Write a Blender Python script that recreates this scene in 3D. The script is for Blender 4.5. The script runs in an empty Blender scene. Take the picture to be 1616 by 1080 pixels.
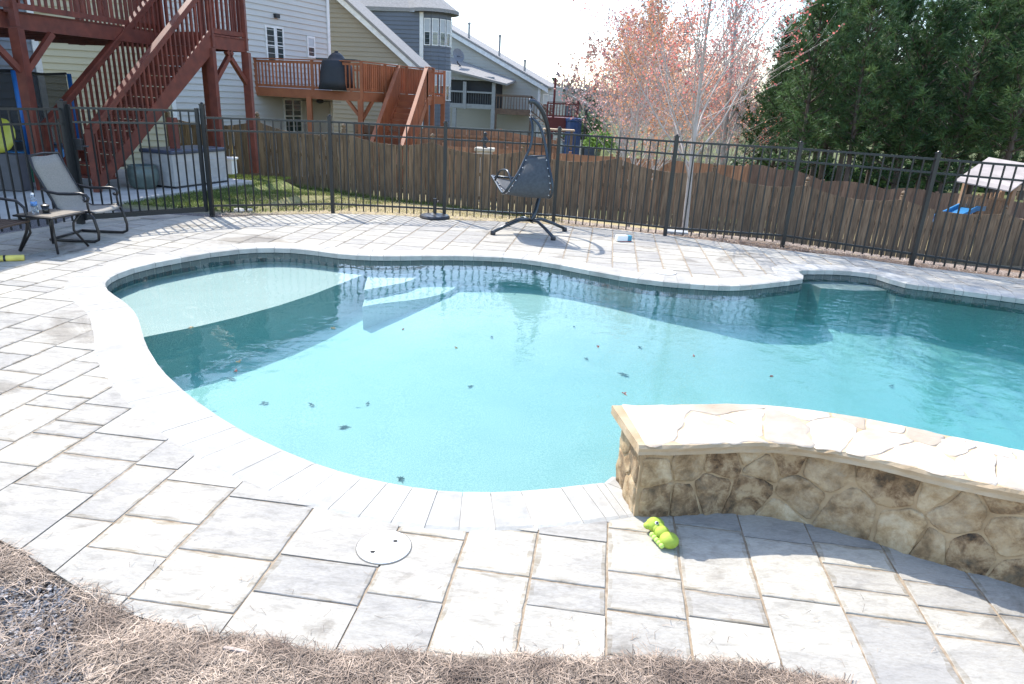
import bpy, math, random
from math import sin, cos, pi, radians, atan2, hypot, sqrt
from mathutils import Vector, noise, Matrix
random.seed(7)
SC = bpy.context.scene
# ------------------------------------------------------------------ camera
FP = 1077.0; H = 1.8; PX, PY = 808.0, 540.0
ROLL = radians(3.0); PITCH = atan2(381, 1077)
fwd = Vector((0, cos(PITCH), -sin(PITCH))); r0 = Vector((1, 0, 0)); u0 = r0.cross(fwd)
rt = cos(ROLL)*r0 + sin(ROLL)*u0; up = cos(ROLL)*u0 - sin(ROLL)*r0
CAM = Vector((0, 0, H))
cd = bpy.data.cameras.new('camera'); cam = bpy.data.objects.new('camera', cd); SC.collection.objects.link(cam)
cd.sensor_width = 36; cd.lens = FP/1616*36; cd.clip_end = 3000; cd.clip_start = .05
cam.matrix_world = Matrix(((rt.x, up.x, -fwd.x, 0), (rt.y, up.y, -fwd.y, 0), (rt.z, up.z, -fwd.z, H), (0, 0, 0, 1)))
SC.camera = cam
# ------------------------------------------------------------------ light
SUN_EL = radians(50); SH = Vector((.616, -.788))   # horizontal direction shadows fall
w = bpy.data.worlds.new('World'); SC.world = w; w.use_nodes = True
nt = w.node_tree; bg = nt.nodes['Background']; sk = nt.nodes.new('ShaderNodeTexSky')
sk.sky_type = 'NISHITA'; sk.sun_disc = False; sk.sun_elevation = SUN_EL
sk.sun_rotation = atan2(-SH.x, -SH.y); sk.air_density = 1.0; sk.dust_density = .8; sk.ozone_density = 1.0
nt.links.new(sk.outputs[0], bg.inputs[0]); bg.inputs[1].default_value = .15
sl = bpy.data.lights.new('sun', 'SUN'); sl.energy = 2.35; sl.angle = radians(.55); sl.color = (1, .95, .87)
so = bpy.data.objects.new('sun', sl); SC.collection.objects.link(so)
sd = Vector((SH.x*cos(SUN_EL), SH.y*cos(SUN_EL), -sin(SUN_EL)))
so.rotation_euler = sd.to_track_quat('-Z', 'Y').to_euler()
SUNV = -sd
SC.view_settings.view_transform = 'Standard'; SC.view_settings.look = 'None'
SC.view_settings.exposure = 1.68; SC.view_settings.gamma = 1
SC.render.engine = 'CYCLES'
SC.cycles.max_bounces = 8; SC.cycles.transparent_max_bounces = 24

# ------------------------------------------------------------------ helpers
def ray(px, py): return fwd + rt*((px-PX)/FP) - up*((py-PY)/FP)
def G(px, py, z=0):            # the point of height z seen at that pixel
    d = ray(px, py); return CAM + d*((z-H)/d.z)
def D(px, py, y):              # the point at distance y seen at that pixel
    d = ray(px, py); return CAM + d*(y/d.y)
def V(px, py, P, d):           # the point of the vertical plane through P along d seen at that pixel
    r = ray(px, py); n = Vector((d[1], -d[0], 0)); Pv = Vector((P[0], P[1], H))
    return CAM + r*((Pv-CAM).dot(n)/r.dot(n))
def V2(p): return Vector((p[0], p[1]))

MATS = {}
def mat(name, col, rough=.7, var=.12, scale=6, bump=0, bscale=40, metal=0, tone=0, spec=.5, col2=None, stretch=None, det=5, trans=0):
    if name in MATS: return MATS[name]
    m = bpy.data.materials.new(name); m.use_nodes = True; n = m.node_tree.nodes; l = m.node_tree.links
    b = n['Principled BSDF']; b.inputs['Roughness'].default_value = rough; b.inputs['Metallic'].default_value = metal
    b.inputs['Specular IOR Level'].default_value = spec
    tc = n.new('ShaderNodeTexCoord'); src = tc.outputs['Object']
    if stretch:
        mp = n.new('ShaderNodeMapping'); mp.inputs['Scale'].default_value = stretch; l.new(src, mp.inputs[0]); src = mp.outputs[0]
    nz = n.new('ShaderNodeTexNoise'); nz.inputs['Scale'].default_value = scale; nz.inputs['Detail'].default_value = det
    l.new(src, nz.inputs['Vector'])
    mr = n.new('ShaderNodeMapRange'); mr.inputs[1].default_value = .3; mr.inputs[2].default_value = .7
    l.new(nz.outputs[0], mr.inputs[0])
    mx = n.new('ShaderNodeMix'); mx.data_type = 'RGBA'
    c2 = col2 if col2 else tuple(min(1, c*(1+var)) for c in col)
    c1 = col if col2 else tuple(c*(1-var) for c in col)
    mx.inputs[6].default_value = (*c1, 1); mx.inputs[7].default_value = (*c2, 1)
    l.new(mr.outputs[0], mx.inputs[0]); out = mx.outputs[2]
    if tone:
        at = n.new('ShaderNodeAttribute'); at.attribute_name = 'tone'
        m2 = n.new('ShaderNodeMapRange'); m2.inputs[3].default_value = 1-tone; m2.inputs[4].default_value = 1+tone
        l.new(at.outputs['Fac'], m2.inputs[0])
        vm = n.new('ShaderNodeVectorMath'); vm.operation = 'SCALE'; l.new(out, vm.inputs[0]); l.new(m2.outputs[0], vm.inputs['Scale']); out = vm.outputs[0]
    l.new(out, b.inputs['Base Color'])
    if trans:
        b.inputs['Transmission Weight'].default_value = trans
    if bump:
        n2 = n.new('ShaderNodeTexNoise'); n2.inputs['Scale'].default_value = bscale; n2.inputs['Detail'].default_value = 4; l.new(src, n2.inputs['Vector'])
        bp = n.new('ShaderNodeBump'); bp.inputs['Strength'].default_value = bump; bp.inputs['Distance'].default_value = .01
        l.new(n2.outputs[0], bp.inputs['Height']); l.new(bp.outputs[0], b.inputs['Normal'])
    MATS[name] = m; return m

class MB:
    def __init__(s): s.v = []; s.f = []; s.t = []
    def add(s, vs, fs, tone=.5):
        o = len(s.v); s.v += [tuple(p) for p in vs]; s.f += [tuple(i+o for i in f) for f in fs]; s.t += [tone]*len(fs); return s
    def box(s, c, size, M=None, tone=.5):
        x, y, z = [q/2 for q in size]; P = [Vector((a*x, b*y, d*z)) for a in (-1, 1) for b in (-1, 1) for d in (-1, 1)]
        if M is not None: P = [M @ p for p in P]
        P = [p+Vector(c) for p in P]
        return s.add(P, [(0,1,3,2),(4,6,7,5),(0,4,5,1),(2,3,7,6),(0,2,6,4),(1,5,7,3)], tone)
    def bar(s, a, b, w_, h_=None, upv=None, tone=.5):      # rectangular bar a->b, w across, h along up
        a = Vector(a); b = Vector(b); h_ = h_ or w_; d = (b-a).normalized()
        u_ = Vector(upv) if upv else (Vector((0,0,1)) if abs(d.z) < .95 else Vector((0,1,0)))
        sx = d.cross(u_).normalized(); sy = sx.cross(d).normalized()
        P = [p + sx*(w_/2*i) + sy*(h_/2*j) for p in (a, b) for i, j in ((-1,-1),(1,-1),(1,1),(-1,1))]
        return s.add(P, [(3,2,1,0),(4,5,6,7),(0,1,5,4),(1,2,6,5),(2,3,7,6),(3,0,4,7)], tone)
    def tube(s, pts, rad, n=8, cap=True, tone=.5):
        pts = [Vector(p) for p in pts]; R = rad if isinstance(rad, (list, tuple)) else [rad]*len(pts)
        prev = None; rings = []
        for i, p in enumerate(pts):
            d = (pts[min(i+1, len(pts)-1)] - pts[max(i-1, 0)]).normalized()
            if prev is None: a = Vector((0,0,1)) if abs(d.z) < .9 else Vector((1,0,0)); x = d.cross(a).normalized()
            else: x = (prev - d*prev.dot(d)).normalized()
            prev = x; y = d.cross(x)
            rings.append([p + (x*cos(2*pi*k/n) + y*sin(2*pi*k/n))*R[i] for k in range(n)])
        vs = [q for r_ in rings for q in r_]; fs = []
        for i in range(len(pts)-1):
            for k in range(n): fs.append((i*n+k, i*n+(k+1) % n, (i+1)*n+(k+1) % n, (i+1)*n+k))
        if cap: fs += [tuple(range(n))[::-1], tuple((len(pts)-1)*n+k for k in range(n))]
        return s.add(vs, fs, tone)
    def lathe(s, c, prof, n=20, tone=.5):
        c = Vector(c); vs = []; fs = []
        for r_, z in prof: vs += [c+Vector((r_*cos(2*pi*k/n), r_*sin(2*pi*k/n), z)) for k in range(n)]
        for i in range(len(prof)-1):
            for k in range(n): fs.append((i*n+k, i*n+(k+1) % n, (i+1)*n+(k+1) % n, (i+1)*n+k))
        fs += [tuple(range(n))[::-1], tuple((len(prof)-1)*n+k for k in range(n))]
        return s.add(vs, fs, tone)
    def prism(s, poly, z0, z1, tone=.5):   # 2D polygon (ccw) between heights
        n = len(poly); vs = [(p[0], p[1], z0) for p in poly]+[(p[0], p[1], z1) for p in poly]
        return s.add(vs, [tuple(range(n))[::-1], tuple(range(n, 2*n))]+[(i, (i+1) % n, n+(i+1) % n, n+i) for i in range(n)], tone)
    def ext(s, pts, off, tone=.5):          # 3D polygon extruded by a vector
        n = len(pts); off = Vector(off); vs = [Vector(p) for p in pts]; vs += [p+off for p in vs]
        return s.add(vs, [tuple(range(n))[::-1], tuple(range(n, 2*n))]+[(i, (i+1) % n, n+(i+1) % n, n+i) for i in range(n)], tone)
    def build(s, name, m, parent=None, smooth=False, bevel=0):
        me = bpy.data.meshes.new(name); me.from_pydata(s.v, [], s.f); me.validate(); me.update()
        a = me.attributes.new('tone', 'FLOAT', 'FACE')
        if len(a.data) == len(s.t): a.data.foreach_set('value', s.t)
        me.materials.append(m)
        if smooth: me.polygons.foreach_set('use_smooth', [True]*len(me.polygons))
        o = bpy.data.objects.new(name, me); SC.collection.objects.link(o)
        if parent: o.parent = parent; o.matrix_parent_inverse = Matrix.Translation(-parent.location)
        if bevel:
            b = o.modifiers.new('bevel', 'BEVEL'); b.width = bevel; b.segments = 2; b.limit_method = 'ANGLE'
        return o
def tag(o, label=None, cat=None, group=None, kind=None):
    if label: o['label'] = label
    if cat: o['category'] = cat
    if group: o['group'] = group
    if kind: o['kind'] = kind
    return o
def thing(name, loc, label, cat, group=None):
    o = bpy.data.objects.new(name, None); SC.collection.objects.link(o); o.location = loc; o.empty_display_size = .1
    return tag(o, label, cat, group)
def copy_tree(o, parent=None):
    c = o.copy(); SC.collection.objects.link(c)
    if parent: c.parent = parent
    for ch in list(o.children):
        copy_tree(ch, c)
    return c
def inside(p, poly):
    x, y = p[0], p[1]; c = False; n = len(poly)
    for i in range(n):
        x1, y1 = poly[i][0], poly[i][1]; x2, y2 = poly[i-1][0], poly[i-1][1]
        if (y1 > y) != (y2 > y) and x < (x2-x1)*(y-y1)/(y2-y1)+x1: c = not c
    return c
def clip_half(poly, a, n_):       # keep the side where (p-a).n <= 0
    out = []; k = len(poly)
    for i in range(k):
        p, q = poly[i], poly[(i+1) % k]; dp = (p-a).dot(n_); dq = (q-a).dot(n_)
        if dp <= 0: out.append(p)
        if (dp < 0 < dq) or (dq < 0 < dp): out.append(p + (q-p)*(dp/(dp-dq)))
    return out
def area(poly): return .5*sum(poly[i-1].x*poly[i].y - poly[i].x*poly[i-1].y for i in range(len(poly)))
def shrink(poly, d):              # convex ccw polygon inwards
    n = len(poly); out = list(poly)
    for i in range(n):
        a, b = poly[i], poly[(i+1) % n]; e = b-a
        if e.length < 1e-6: continue
        nn = Vector((e.y, -e.x)).normalized(); out = clip_half(out, a-nn*d, nn)
        if len(out) < 3: return []
    return out
def resample(pts, step):
    out = [pts[0]]
    for a, b in zip(pts[:-1], pts[1:]):
        k = max(1, int(round((b-a).length/step)))
        out += [a+(b-a)*(j/k) for j in range(1, k+1)]
    return out
def smooth_line(pts, it=2):
    for _ in range(it):
        n = [pts[0]]
        for a, b in zip(pts[:-1], pts[1:]): n += [a*.75+b*.25, a*.25+b*.75]
        pts = n+[pts[-1]]
    return pts
def jit(a): return random.uniform(-a, a)

# ------------------------------------------------------------------ materials
def wood(name, c, c2, rough=.75, tone=.25, scale=3): return mat(name, c, rough, col2=c2, stretch=(9, 9, .8), scale=scale, tone=tone, bump=.3, bscale=20)
M_iron = mat('black_powder_coat', (.012, .014, .016), .35, spec=.5)
M_dark = mat('dark_metal', (.02, .021, .024), .4)
M_red = mat('red_stained_wood', (.095, .020, .011), .6, col2=(.175, .038, .020), stretch=(3, 3, 3), scale=2, tone=.25, bump=.15)
M_orange = mat('orange_stained_wood', (.25, .072, .025), .6, col2=(.36, .115, .042), scale=2, tone=.22, bump=.15)
M_fence = wood('weathered_cedar', (.095, .06, .034), (.225, .155, .092))
M_fence2 = wood('reddish_cedar', (.19, .085, .042), (.34, .17, .09))
M_concrete = mat('concrete', (.36, .34, .31), .85, col2=(.48, .46, .42), scale=3, bump=.3)
M_trim = mat('white_trim', (.72, .71, .68), .5)
M_cream = mat('cream_siding', (.45, .39, .26), .65, var=.05, scale=.7)
M_white = mat('white_siding', (.52, .505, .47), .65, var=.05, scale=.7)
M_tan = mat('tan_siding', (.29, .255, .195), .65, var=.05, scale=.7)
M_grey = mat('slate_siding', (.125, .14, .165), .65, var=.08, scale=.7)
M_beige = mat('beige_siding', (.43, .42, .37), .65, var=.05, scale=.7)
M_shingle = mat('asphalt_shingle', (.20, .19, .18), .9, col2=(.33, .31, .29), scale=9, bump=.5, bscale=25, stretch=(1, 1, 5))
M_glass = mat('window_glass', (.03, .045, .05), .05, spec=1)
M_blind = mat('window_blind', (.45, .47, .48), .4, var=.03)
M_screen = mat('porch_screen', (.025, .027, .03), .7)
M_plasticw = mat('white_plastic', (.78, .78, .76), .4, var=.03)
M_straw = mat('pine_straw', (.10, .068, .05), .8, col2=(.40, .31, .235), scale=5, tone=.75)

# ------------------------------------------------------------------ outlines
inner_px = [(960,765),(930,768),(860,777),(760,782),(680,778),(600,765),(520,745),(450,718),(390,690),(330,655),(275,612),(244,580),(225,548),(217,520),(211,497),(194,478),(169,463),(160,452),(163,442),(182,431),(222,418),(275,408),(337,397),(398,391),(454,391),(500,395.5),(538,401),(580,403.5),(620,404),(693,403),(755,404),(817,407),(878,416),(940,428),(1002,439),(1055,445),(1095,448),(1121,450),(1155,451),(1188,449),(1232,444)]
L1 = smooth_line([V2(G(*p)) for p in inner_px], 2)
L2 = [V2(G(*p)) for p in [(1278,439),(1246,426),(1300,425.5),(1343,427),(1390,433),(1414,445)]]
L3 = smooth_line([V2(G(*p)) for p in [(1440,449),(1480,453),(1520,459),(1616,471.5)]]+[Vector((6.6,7.0)), Vector((7.6,6.1)), Vector((8.0,4.8)), Vector((7.4,3.4)), Vector((6.2,2.75)), Vector((4.8,2.55))], 2)
front = smooth_line([V2(G(*p)) for p in [(1000,815),(1060,814),(1120,810),(1180,810),(1250,820),(1350,845),(1450,880),(1540,905),(1616,925)]]+[Vector((2.7,2.12)), Vector((3.3,1.95)), Vector((4.0,1.95)), Vector((4.8,2.1))], 1)
def offset_open(line, d):
    out = []
    for i, p in enumerate(line):
        t = (line[min(i+1, len(line)-1)]-line[max(i-1, 0)]).normalized(); out.append(p+Vector((-t.y, t.x))*d)
    return out
back = offset_open(front, .34)
pool = L1+L2+L3+back[::-1]          # closed, clockwise seen from above
pool = resample(pool+[pool[0]], .12)[:-1]
if area(pool) < 0: pool = pool[::-1]  # ccw
for _ in range(3): pool = [(pool[i-1]+pool[i]*2+pool[(i+1) % len(pool)])/4 if pool[i].y > 6.8 and pool[i].x > 2.8 else pool[i] for i in range(len(pool))]
NP = len(pool)
def pool_norm(i):
    t = (pool[(i+1) % NP]-pool[i-1]).normalized(); return Vector((t.y, -t.x))   # outward
deck_px = [(0,852),(45,877),(100,912),(150,945),(215,972),(270,989),(330,1004),(400,1024),(460,1036),(520,1044),(690,1056),(850,1060),(1000,1060),(1200,1066),(1330,1086)]
deck = [V2(G(*p)) for p in deck_px]+[Vector(p) for p in [(1.2,1.45),(1.9,1.2),(3.2,.9),(5.5,1.0),(8.5,2.2),(9.6,4.6),(8.6,6.6),(7.2,7.6)]]
deck += [V2(G(*p)) for p in [(1616,441),(1540,432),(1440,420.5),(1350,407),(1200,391),(1100,377),(1020,368),(960,361),(860,354),(770,349),(700,347),(640,341),(600,339),(526,337.5),(450,339),(400,341),(370,343),(336,343),(250,337),(180,334),(140,332)]]
deck += [Vector(p) for p in [(-5.95,8.6),(-6.3,7.6),(-6.6,6.2),(-5.6,5.0),(-4.2,3.9),(-3.0,3.0)]]
if area(deck) < 0: deck = deck[::-1]

def fence_y(x): # line of the iron fence
    xs = [-20,-4.51,-2.94,-1.18,.55,2.2,3.92,5.33,7.2,12,30]; ys = [12,10.06,10.84,10.91,10.85,10.3,10.06,9.14,8.2,5,-5]
    for i in range(len(xs)-1):
        if x <= xs[i+1]: return ys[i]+(ys[i+1]-ys[i])*(x-xs[i])/(xs[i+1]-xs[i])
    return ys[-1]
def wf_z(x):   # ground height at the wooden fence
    return -.35 - 1.25*min(1, max(0, (x+7)/16.))**.9
def zt(x, y):
    fy = fence_y(x)
    if x < -4.2: fy = max(fy, 12.2)
    if y < fy+.15: return -.04
    t = min(1, (y-fy-.15)/max(1.5, 17.2-fy)); t = t*t*(3-2*t)*.35+t*.65
    z = -.04+(wf_z(x)+.04)*t
    if x < -5.3 and y < 16.2: z = max(z, -.06-.12*max(0, y-13.5)*.3)
    if y > 17.2:
        tgt = -2.1 if x > 2 else -1.6
        t2 = min(1, (y-17.2)/9); z = wf_z(x)+(tgt-wf_z(x))*t2
        if y > 34: z -= (y-34)*.03*(1 if x < 8 else .15)
    return z

# ------------------------------------------------------------------ ground
def ground():
    xs = [-400,-200,-100,-60,-40,-30,-24,-20,-17,-14,-12,-10.5,-9.5]+[-9+.2*i for i in range(96)]+[10.4,11.2,12,13.5,15,17,20,24,28,34,45,60,90,150,300,500]
    ys = [-30,-12,-6,-3,-1.5]+[-.8+.2*i for i in range(63)]+[12.2,12.8,13.4,14,14.8,15.6,16.4,17.2,18,19.5,21,23,25,27,30,34,38,44,52,62,80,110,150,220,320,480,800]
    mb = MB(); nx, ny = len(xs), len(ys); vs = []
    for y in ys:
        for x in xs:
            b = .05*noise.noise(Vector((x*.5, y*.5, 3))) if y > 14 else 0.012*noise.noise(Vector((x*3, y*3, 3)))-.012
            vs.append(Vector((x, y, zt(x, y)+b)))
    ins = [inside(v, pool) for v in vs]
    fs = []
    for j in range(ny-1):
        for i in range(nx-1):
            q = (j*nx+i, j*nx+i+1, (j+1)*nx+i+1, (j+1)*nx+i)
            if not any(ins[k] for k in q): fs.append(q)
    mb.add(vs, fs)
    m = bpy.data.materials.new('ground'); m.use_nodes = True; n = m.node_tree.nodes; l = m.node_tree.links
    b = n['Principled BSDF']; b.inputs['Roughness'].default_value = .95; b.inputs['Specular IOR Level'].default_value = .1
    tc = n.new('ShaderNodeTexCoord'); sx = n.new('ShaderNodeSeparateXYZ'); l.new(tc.outputs['Object'], sx.inputs[0])
    def nz(s, d=6):
        q = n.new('ShaderNodeTexNoise'); q.inputs['Scale'].default_value = s; q.inputs['Detail'].default_value = d; q.inputs['Roughness'].default_value = .7
        l.new(tc.outputs['Object'], q.inputs['Vector']); return q.outputs[0]
    def ramp(f, stops):
        r_ = n.new('ShaderNodeValToRGB'); l.new(f, r_.inputs[0]); e = r_.color_ramp.elements
        e[0].position, e[0].color = stops[0][0], (*stops[0][1], 1); e[1].position, e[1].color = stops[-1][0], (*stops[-1][1], 1)
        for p, c in stops[1:-1]: k = e.new(p); k.color = (*c, 1)
        return r_.outputs[0]
    def mix(f, a, c):
        x = n.new('ShaderNodeMix'); x.data_type = 'RGBA'; l.new(f, x.inputs[0]); l.new(a, x.inputs[6]); l.new(c, x.inputs[7]); return x.outputs[2]
    def step(v, a, c, noisy=.0):
        q = n.new('ShaderNodeMapRange'); q.inputs[1].default_value = a; q.inputs[2].default_value = c
        if noisy:
            ad = n.new('ShaderNodeMath'); ad.operation = 'MULTIPLY_ADD'; l.new(nz(1.2), ad.inputs[0]); ad.inputs[1].default_value = noisy; l.new(v, ad.inputs[2]); v = ad.outputs[0]
        l.new(v, q.inputs[0]); return q.outputs[0]
    straw = ramp(nz(38), [(.3, (.05, .035, .025)), (.5, (.17, .115, .08)), (.7, (.36, .27, .2))])
    soil = ramp(nz(60), [(.35, (.05, .048, .05)), (.5, (.13, .12, .12)), (.68, (.33, .31, .31))])
    tan = ramp(nz(20), [(.3, (.22, .17, .09)), (.5, (.38, .31, .17)), (.7, (.48, .42, .25))])
    green = ramp(nz(9), [(.3, (.06, .085, .02)), (.5, (.13, .16, .05)), (.66, (.34, .30, .15))])
    # gravel by the near left corner
    c = mix(step(sx.outputs[0], -1.2, -1.5, .25), straw, soil)
    c = mix(step(sx.outputs[1], 10.9, 11.5, 1.0), c, tan)
    gl = n.new('ShaderNodeMath'); gl.operation = 'MULTIPLY'; l.new(step(sx.outputs[0], -2.6, -4.6, 1.2), gl.inputs[0]); l.new(step(sx.outputs[1], 10.2, 11.0), gl.inputs[1])
    c = mix(gl.outputs[0], c, green)
    # straw strip keeps going on the right
    c = mix(step(sx.outputs[0], .5, 2.0, 1.0), c, mix(step(sx.outputs[1], 17, 18), straw, tan))
    c = mix(step(sx.outputs[1], 21, 27, 3), c, ramp(nz(3), [(.3, (.07, .055, .04)), (.5, (.10, .12, .045)), (.7, (.22, .20, .12))]))
    l.new(c, b.inputs['Base Color'])
    bp = n.new('ShaderNodeBump'); bp.inputs['Strength'].default_value = .8; bp.inputs['Distance'].default_value = .02; l.new(nz(45), bp.inputs['Height']); l.new(bp.outputs[0], b.inputs['Normal'])
    tag(mb.build('ground', m, smooth=True), kind='structure')
ground()

# ------------------------------------------------------------------ paver deck
def paver_mat():
    m = bpy.data.materials.new('pavers'); m.use_nodes = True; n = m.node_tree.nodes; l = m.node_tree.links
    b = n['Principled BSDF']; b.inputs['Roughness'].default_value = .8; b.inputs['Specular IOR Level'].default_value = .25
    tc = n.new('ShaderNodeTexCoord'); at = n.new('ShaderNodeAttribute'); at.attribute_name = 'tone'
    # offset the pattern from stone to stone
    cb = n.new('ShaderNodeCombineXYZ'); ml = n.new('ShaderNodeMath'); ml.operation = 'MULTIPLY'; ml.inputs[1].default_value = 37
    f0 = n.new('ShaderNodeMath'); f0.operation = 'FRACT'; l.new(at.outputs['Fac'], f0.inputs[0]); l.new(f0.outputs[0], ml.inputs[0]); l.new(ml.outputs[0], cb.inputs[2])
    ad = n.new('ShaderNodeVectorMath'); l.new(tc.outputs['Object'], ad.inputs[0]); l.new(cb.outputs[0], ad.inputs[1])
    mp = n.new('ShaderNodeMapping'); mp.inputs['Scale'].default_value = (1.0, 2.6, 1); mp.inputs['Rotation'].default_value = (0, 0, .5); l.new(ad.outputs[0], mp.inputs[0])
    def nz(s, d=6, src=mp, dist=.6):
        q = n.new('ShaderNodeTexNoise'); q.inputs['Scale'].default_value = s; q.inputs['Detail'].default_value = d; q.inputs['Distortion'].default_value = dist
        q.inputs['Roughness'].default_value = .65; l.new(src.outputs[0], q.inputs['Vector']); return q.outputs[0]
    def ramp(f, a, c, p0, p1):
        r_ = n.new('ShaderNodeValToRGB'); l.new(f, r_.inputs[0]); e = r_.color_ramp.elements
        e[0].position, e[0].color = p0, (*a, 1); e[1].position, e[1].color = p1, (*c, 1); return r_.outputs[0]
    def mul(a, c):
        x = n.new('ShaderNodeMix'); x.data_type = 'RGBA'; x.blend_type = 'MULTIPLY'; x.inputs[0].default_value = 1; l.new(a, x.inputs[6]); l.new(c, x.inputs[7]); return x.outputs[2]
    c = ramp(nz(2.2), (.36, .343, .31), (.455, .43, .375), .36, .62)
    c = mul(c, ramp(nz(8), (.80, .80, .80), (1, 1, 1), .34, .5))
    c = mul(c, ramp(nz(45, 3), (.86, .85, .83), (1.0, 1.0, 1.0), .36, .6))
    # damp or stained cloudy patches crossing joints
    c = mul(c, ramp(nz(1.1, 7, tc_obj(n, tc)), (.66, .64, .62), (1, 1, 1), .36, .43))
    frc = n.new('ShaderNodeMath'); frc.operation = 'FRACT'; l.new(at.outputs['Fac'], frc.inputs[0]); c = mul(c, ramp(frc.outputs[0], (.80, .80, .82), (1.08, 1.06, 1.02), 0, 1))
    gt_ = n.new('ShaderNodeMath'); gt_.operation = 'GREATER_THAN'; gt_.inputs[1].default_value = 1.5; l.new(at.outputs['Fac'], gt_.inputs[0])
    dm = n.new('ShaderNodeMix'); dm.data_type = 'RGBA'; dm.blend_type = 'MULTIPLY'; l.new(gt_.outputs[0], dm.inputs[0]); l.new(c, dm.inputs[6]); l.new(ramp(nz(7, 5), (.70, .65, .57), (1, 1, 1), .36, .58), dm.inputs[7]); c = dm.outputs[2]
    l.new(c, b.inputs['Base Color'])
    bp = n.new('ShaderNodeBump'); bp.inputs['Strength'].default_value = .55; bp.inputs['Distance'].default_value = .006
    l.new(nz(14, 8), bp.inputs['Height']); l.new(bp.outputs[0], b.inputs['Normal'])
    return m
def tc_obj(n, tc):
    q = n.new('ShaderNodeMapping'); n.id_data.links.new(tc.outputs['Object'], q.inputs[0]); return q
M_paver = paver_mat()
M_joint = mat('joint_sand', (.20, .145, .09), .95, col2=(.36, .29, .21), scale=30)

def keyhole(outer, hole):   # hole is walked the other way round
    best = min(((outer[i]-hole[j]).length, i, j) for i in range(len(outer)) for j in range(len(hole)))
    _, i, j = best; h = hole[j:]+hole[:j]; h = [h[0]]+h[1:][::-1]
    return outer[:i+1]+h+[h[0]]+outer[i:]
pool_in = [pool[i]+pool_norm(i)*.02 for i in range(NP)]
hole_cut = [pool[i]+pool_norm(i)*.13 for i in range(NP)]
hole_in = [pool[i]+pool_norm(i)*.11 for i in range(NP)]
deck_key = keyhole(deck, hole_cut)
import mathutils
def tess_prism(mb, poly, z0, z1, tone=.5, ok=None):
    tris = mathutils.geometry.tessellate_polygon([[Vector((p.x, p.y, 0)) for p in poly]])
    n = len(poly); vs = [(p.x, p.y, z1) for p in poly]+[(p.x, p.y, z0) for p in poly]
    fs = []
    for t in tris:
        a, b_, c = [poly[k] for k in t]
        if (b_-a).cross(c-a) < 0: t = (t[0], t[2], t[1])
        if ok and not ok((a+b_+c)/3): continue
        fs.append(tuple(t))
    fs += [(i, n+i, n+(i+1) % n, (i+1) % n) for i in range(n) if not ok or ok((poly[i]+poly[(i+1) % n])/2)]
    mb.add(vs, fs, tone)
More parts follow.
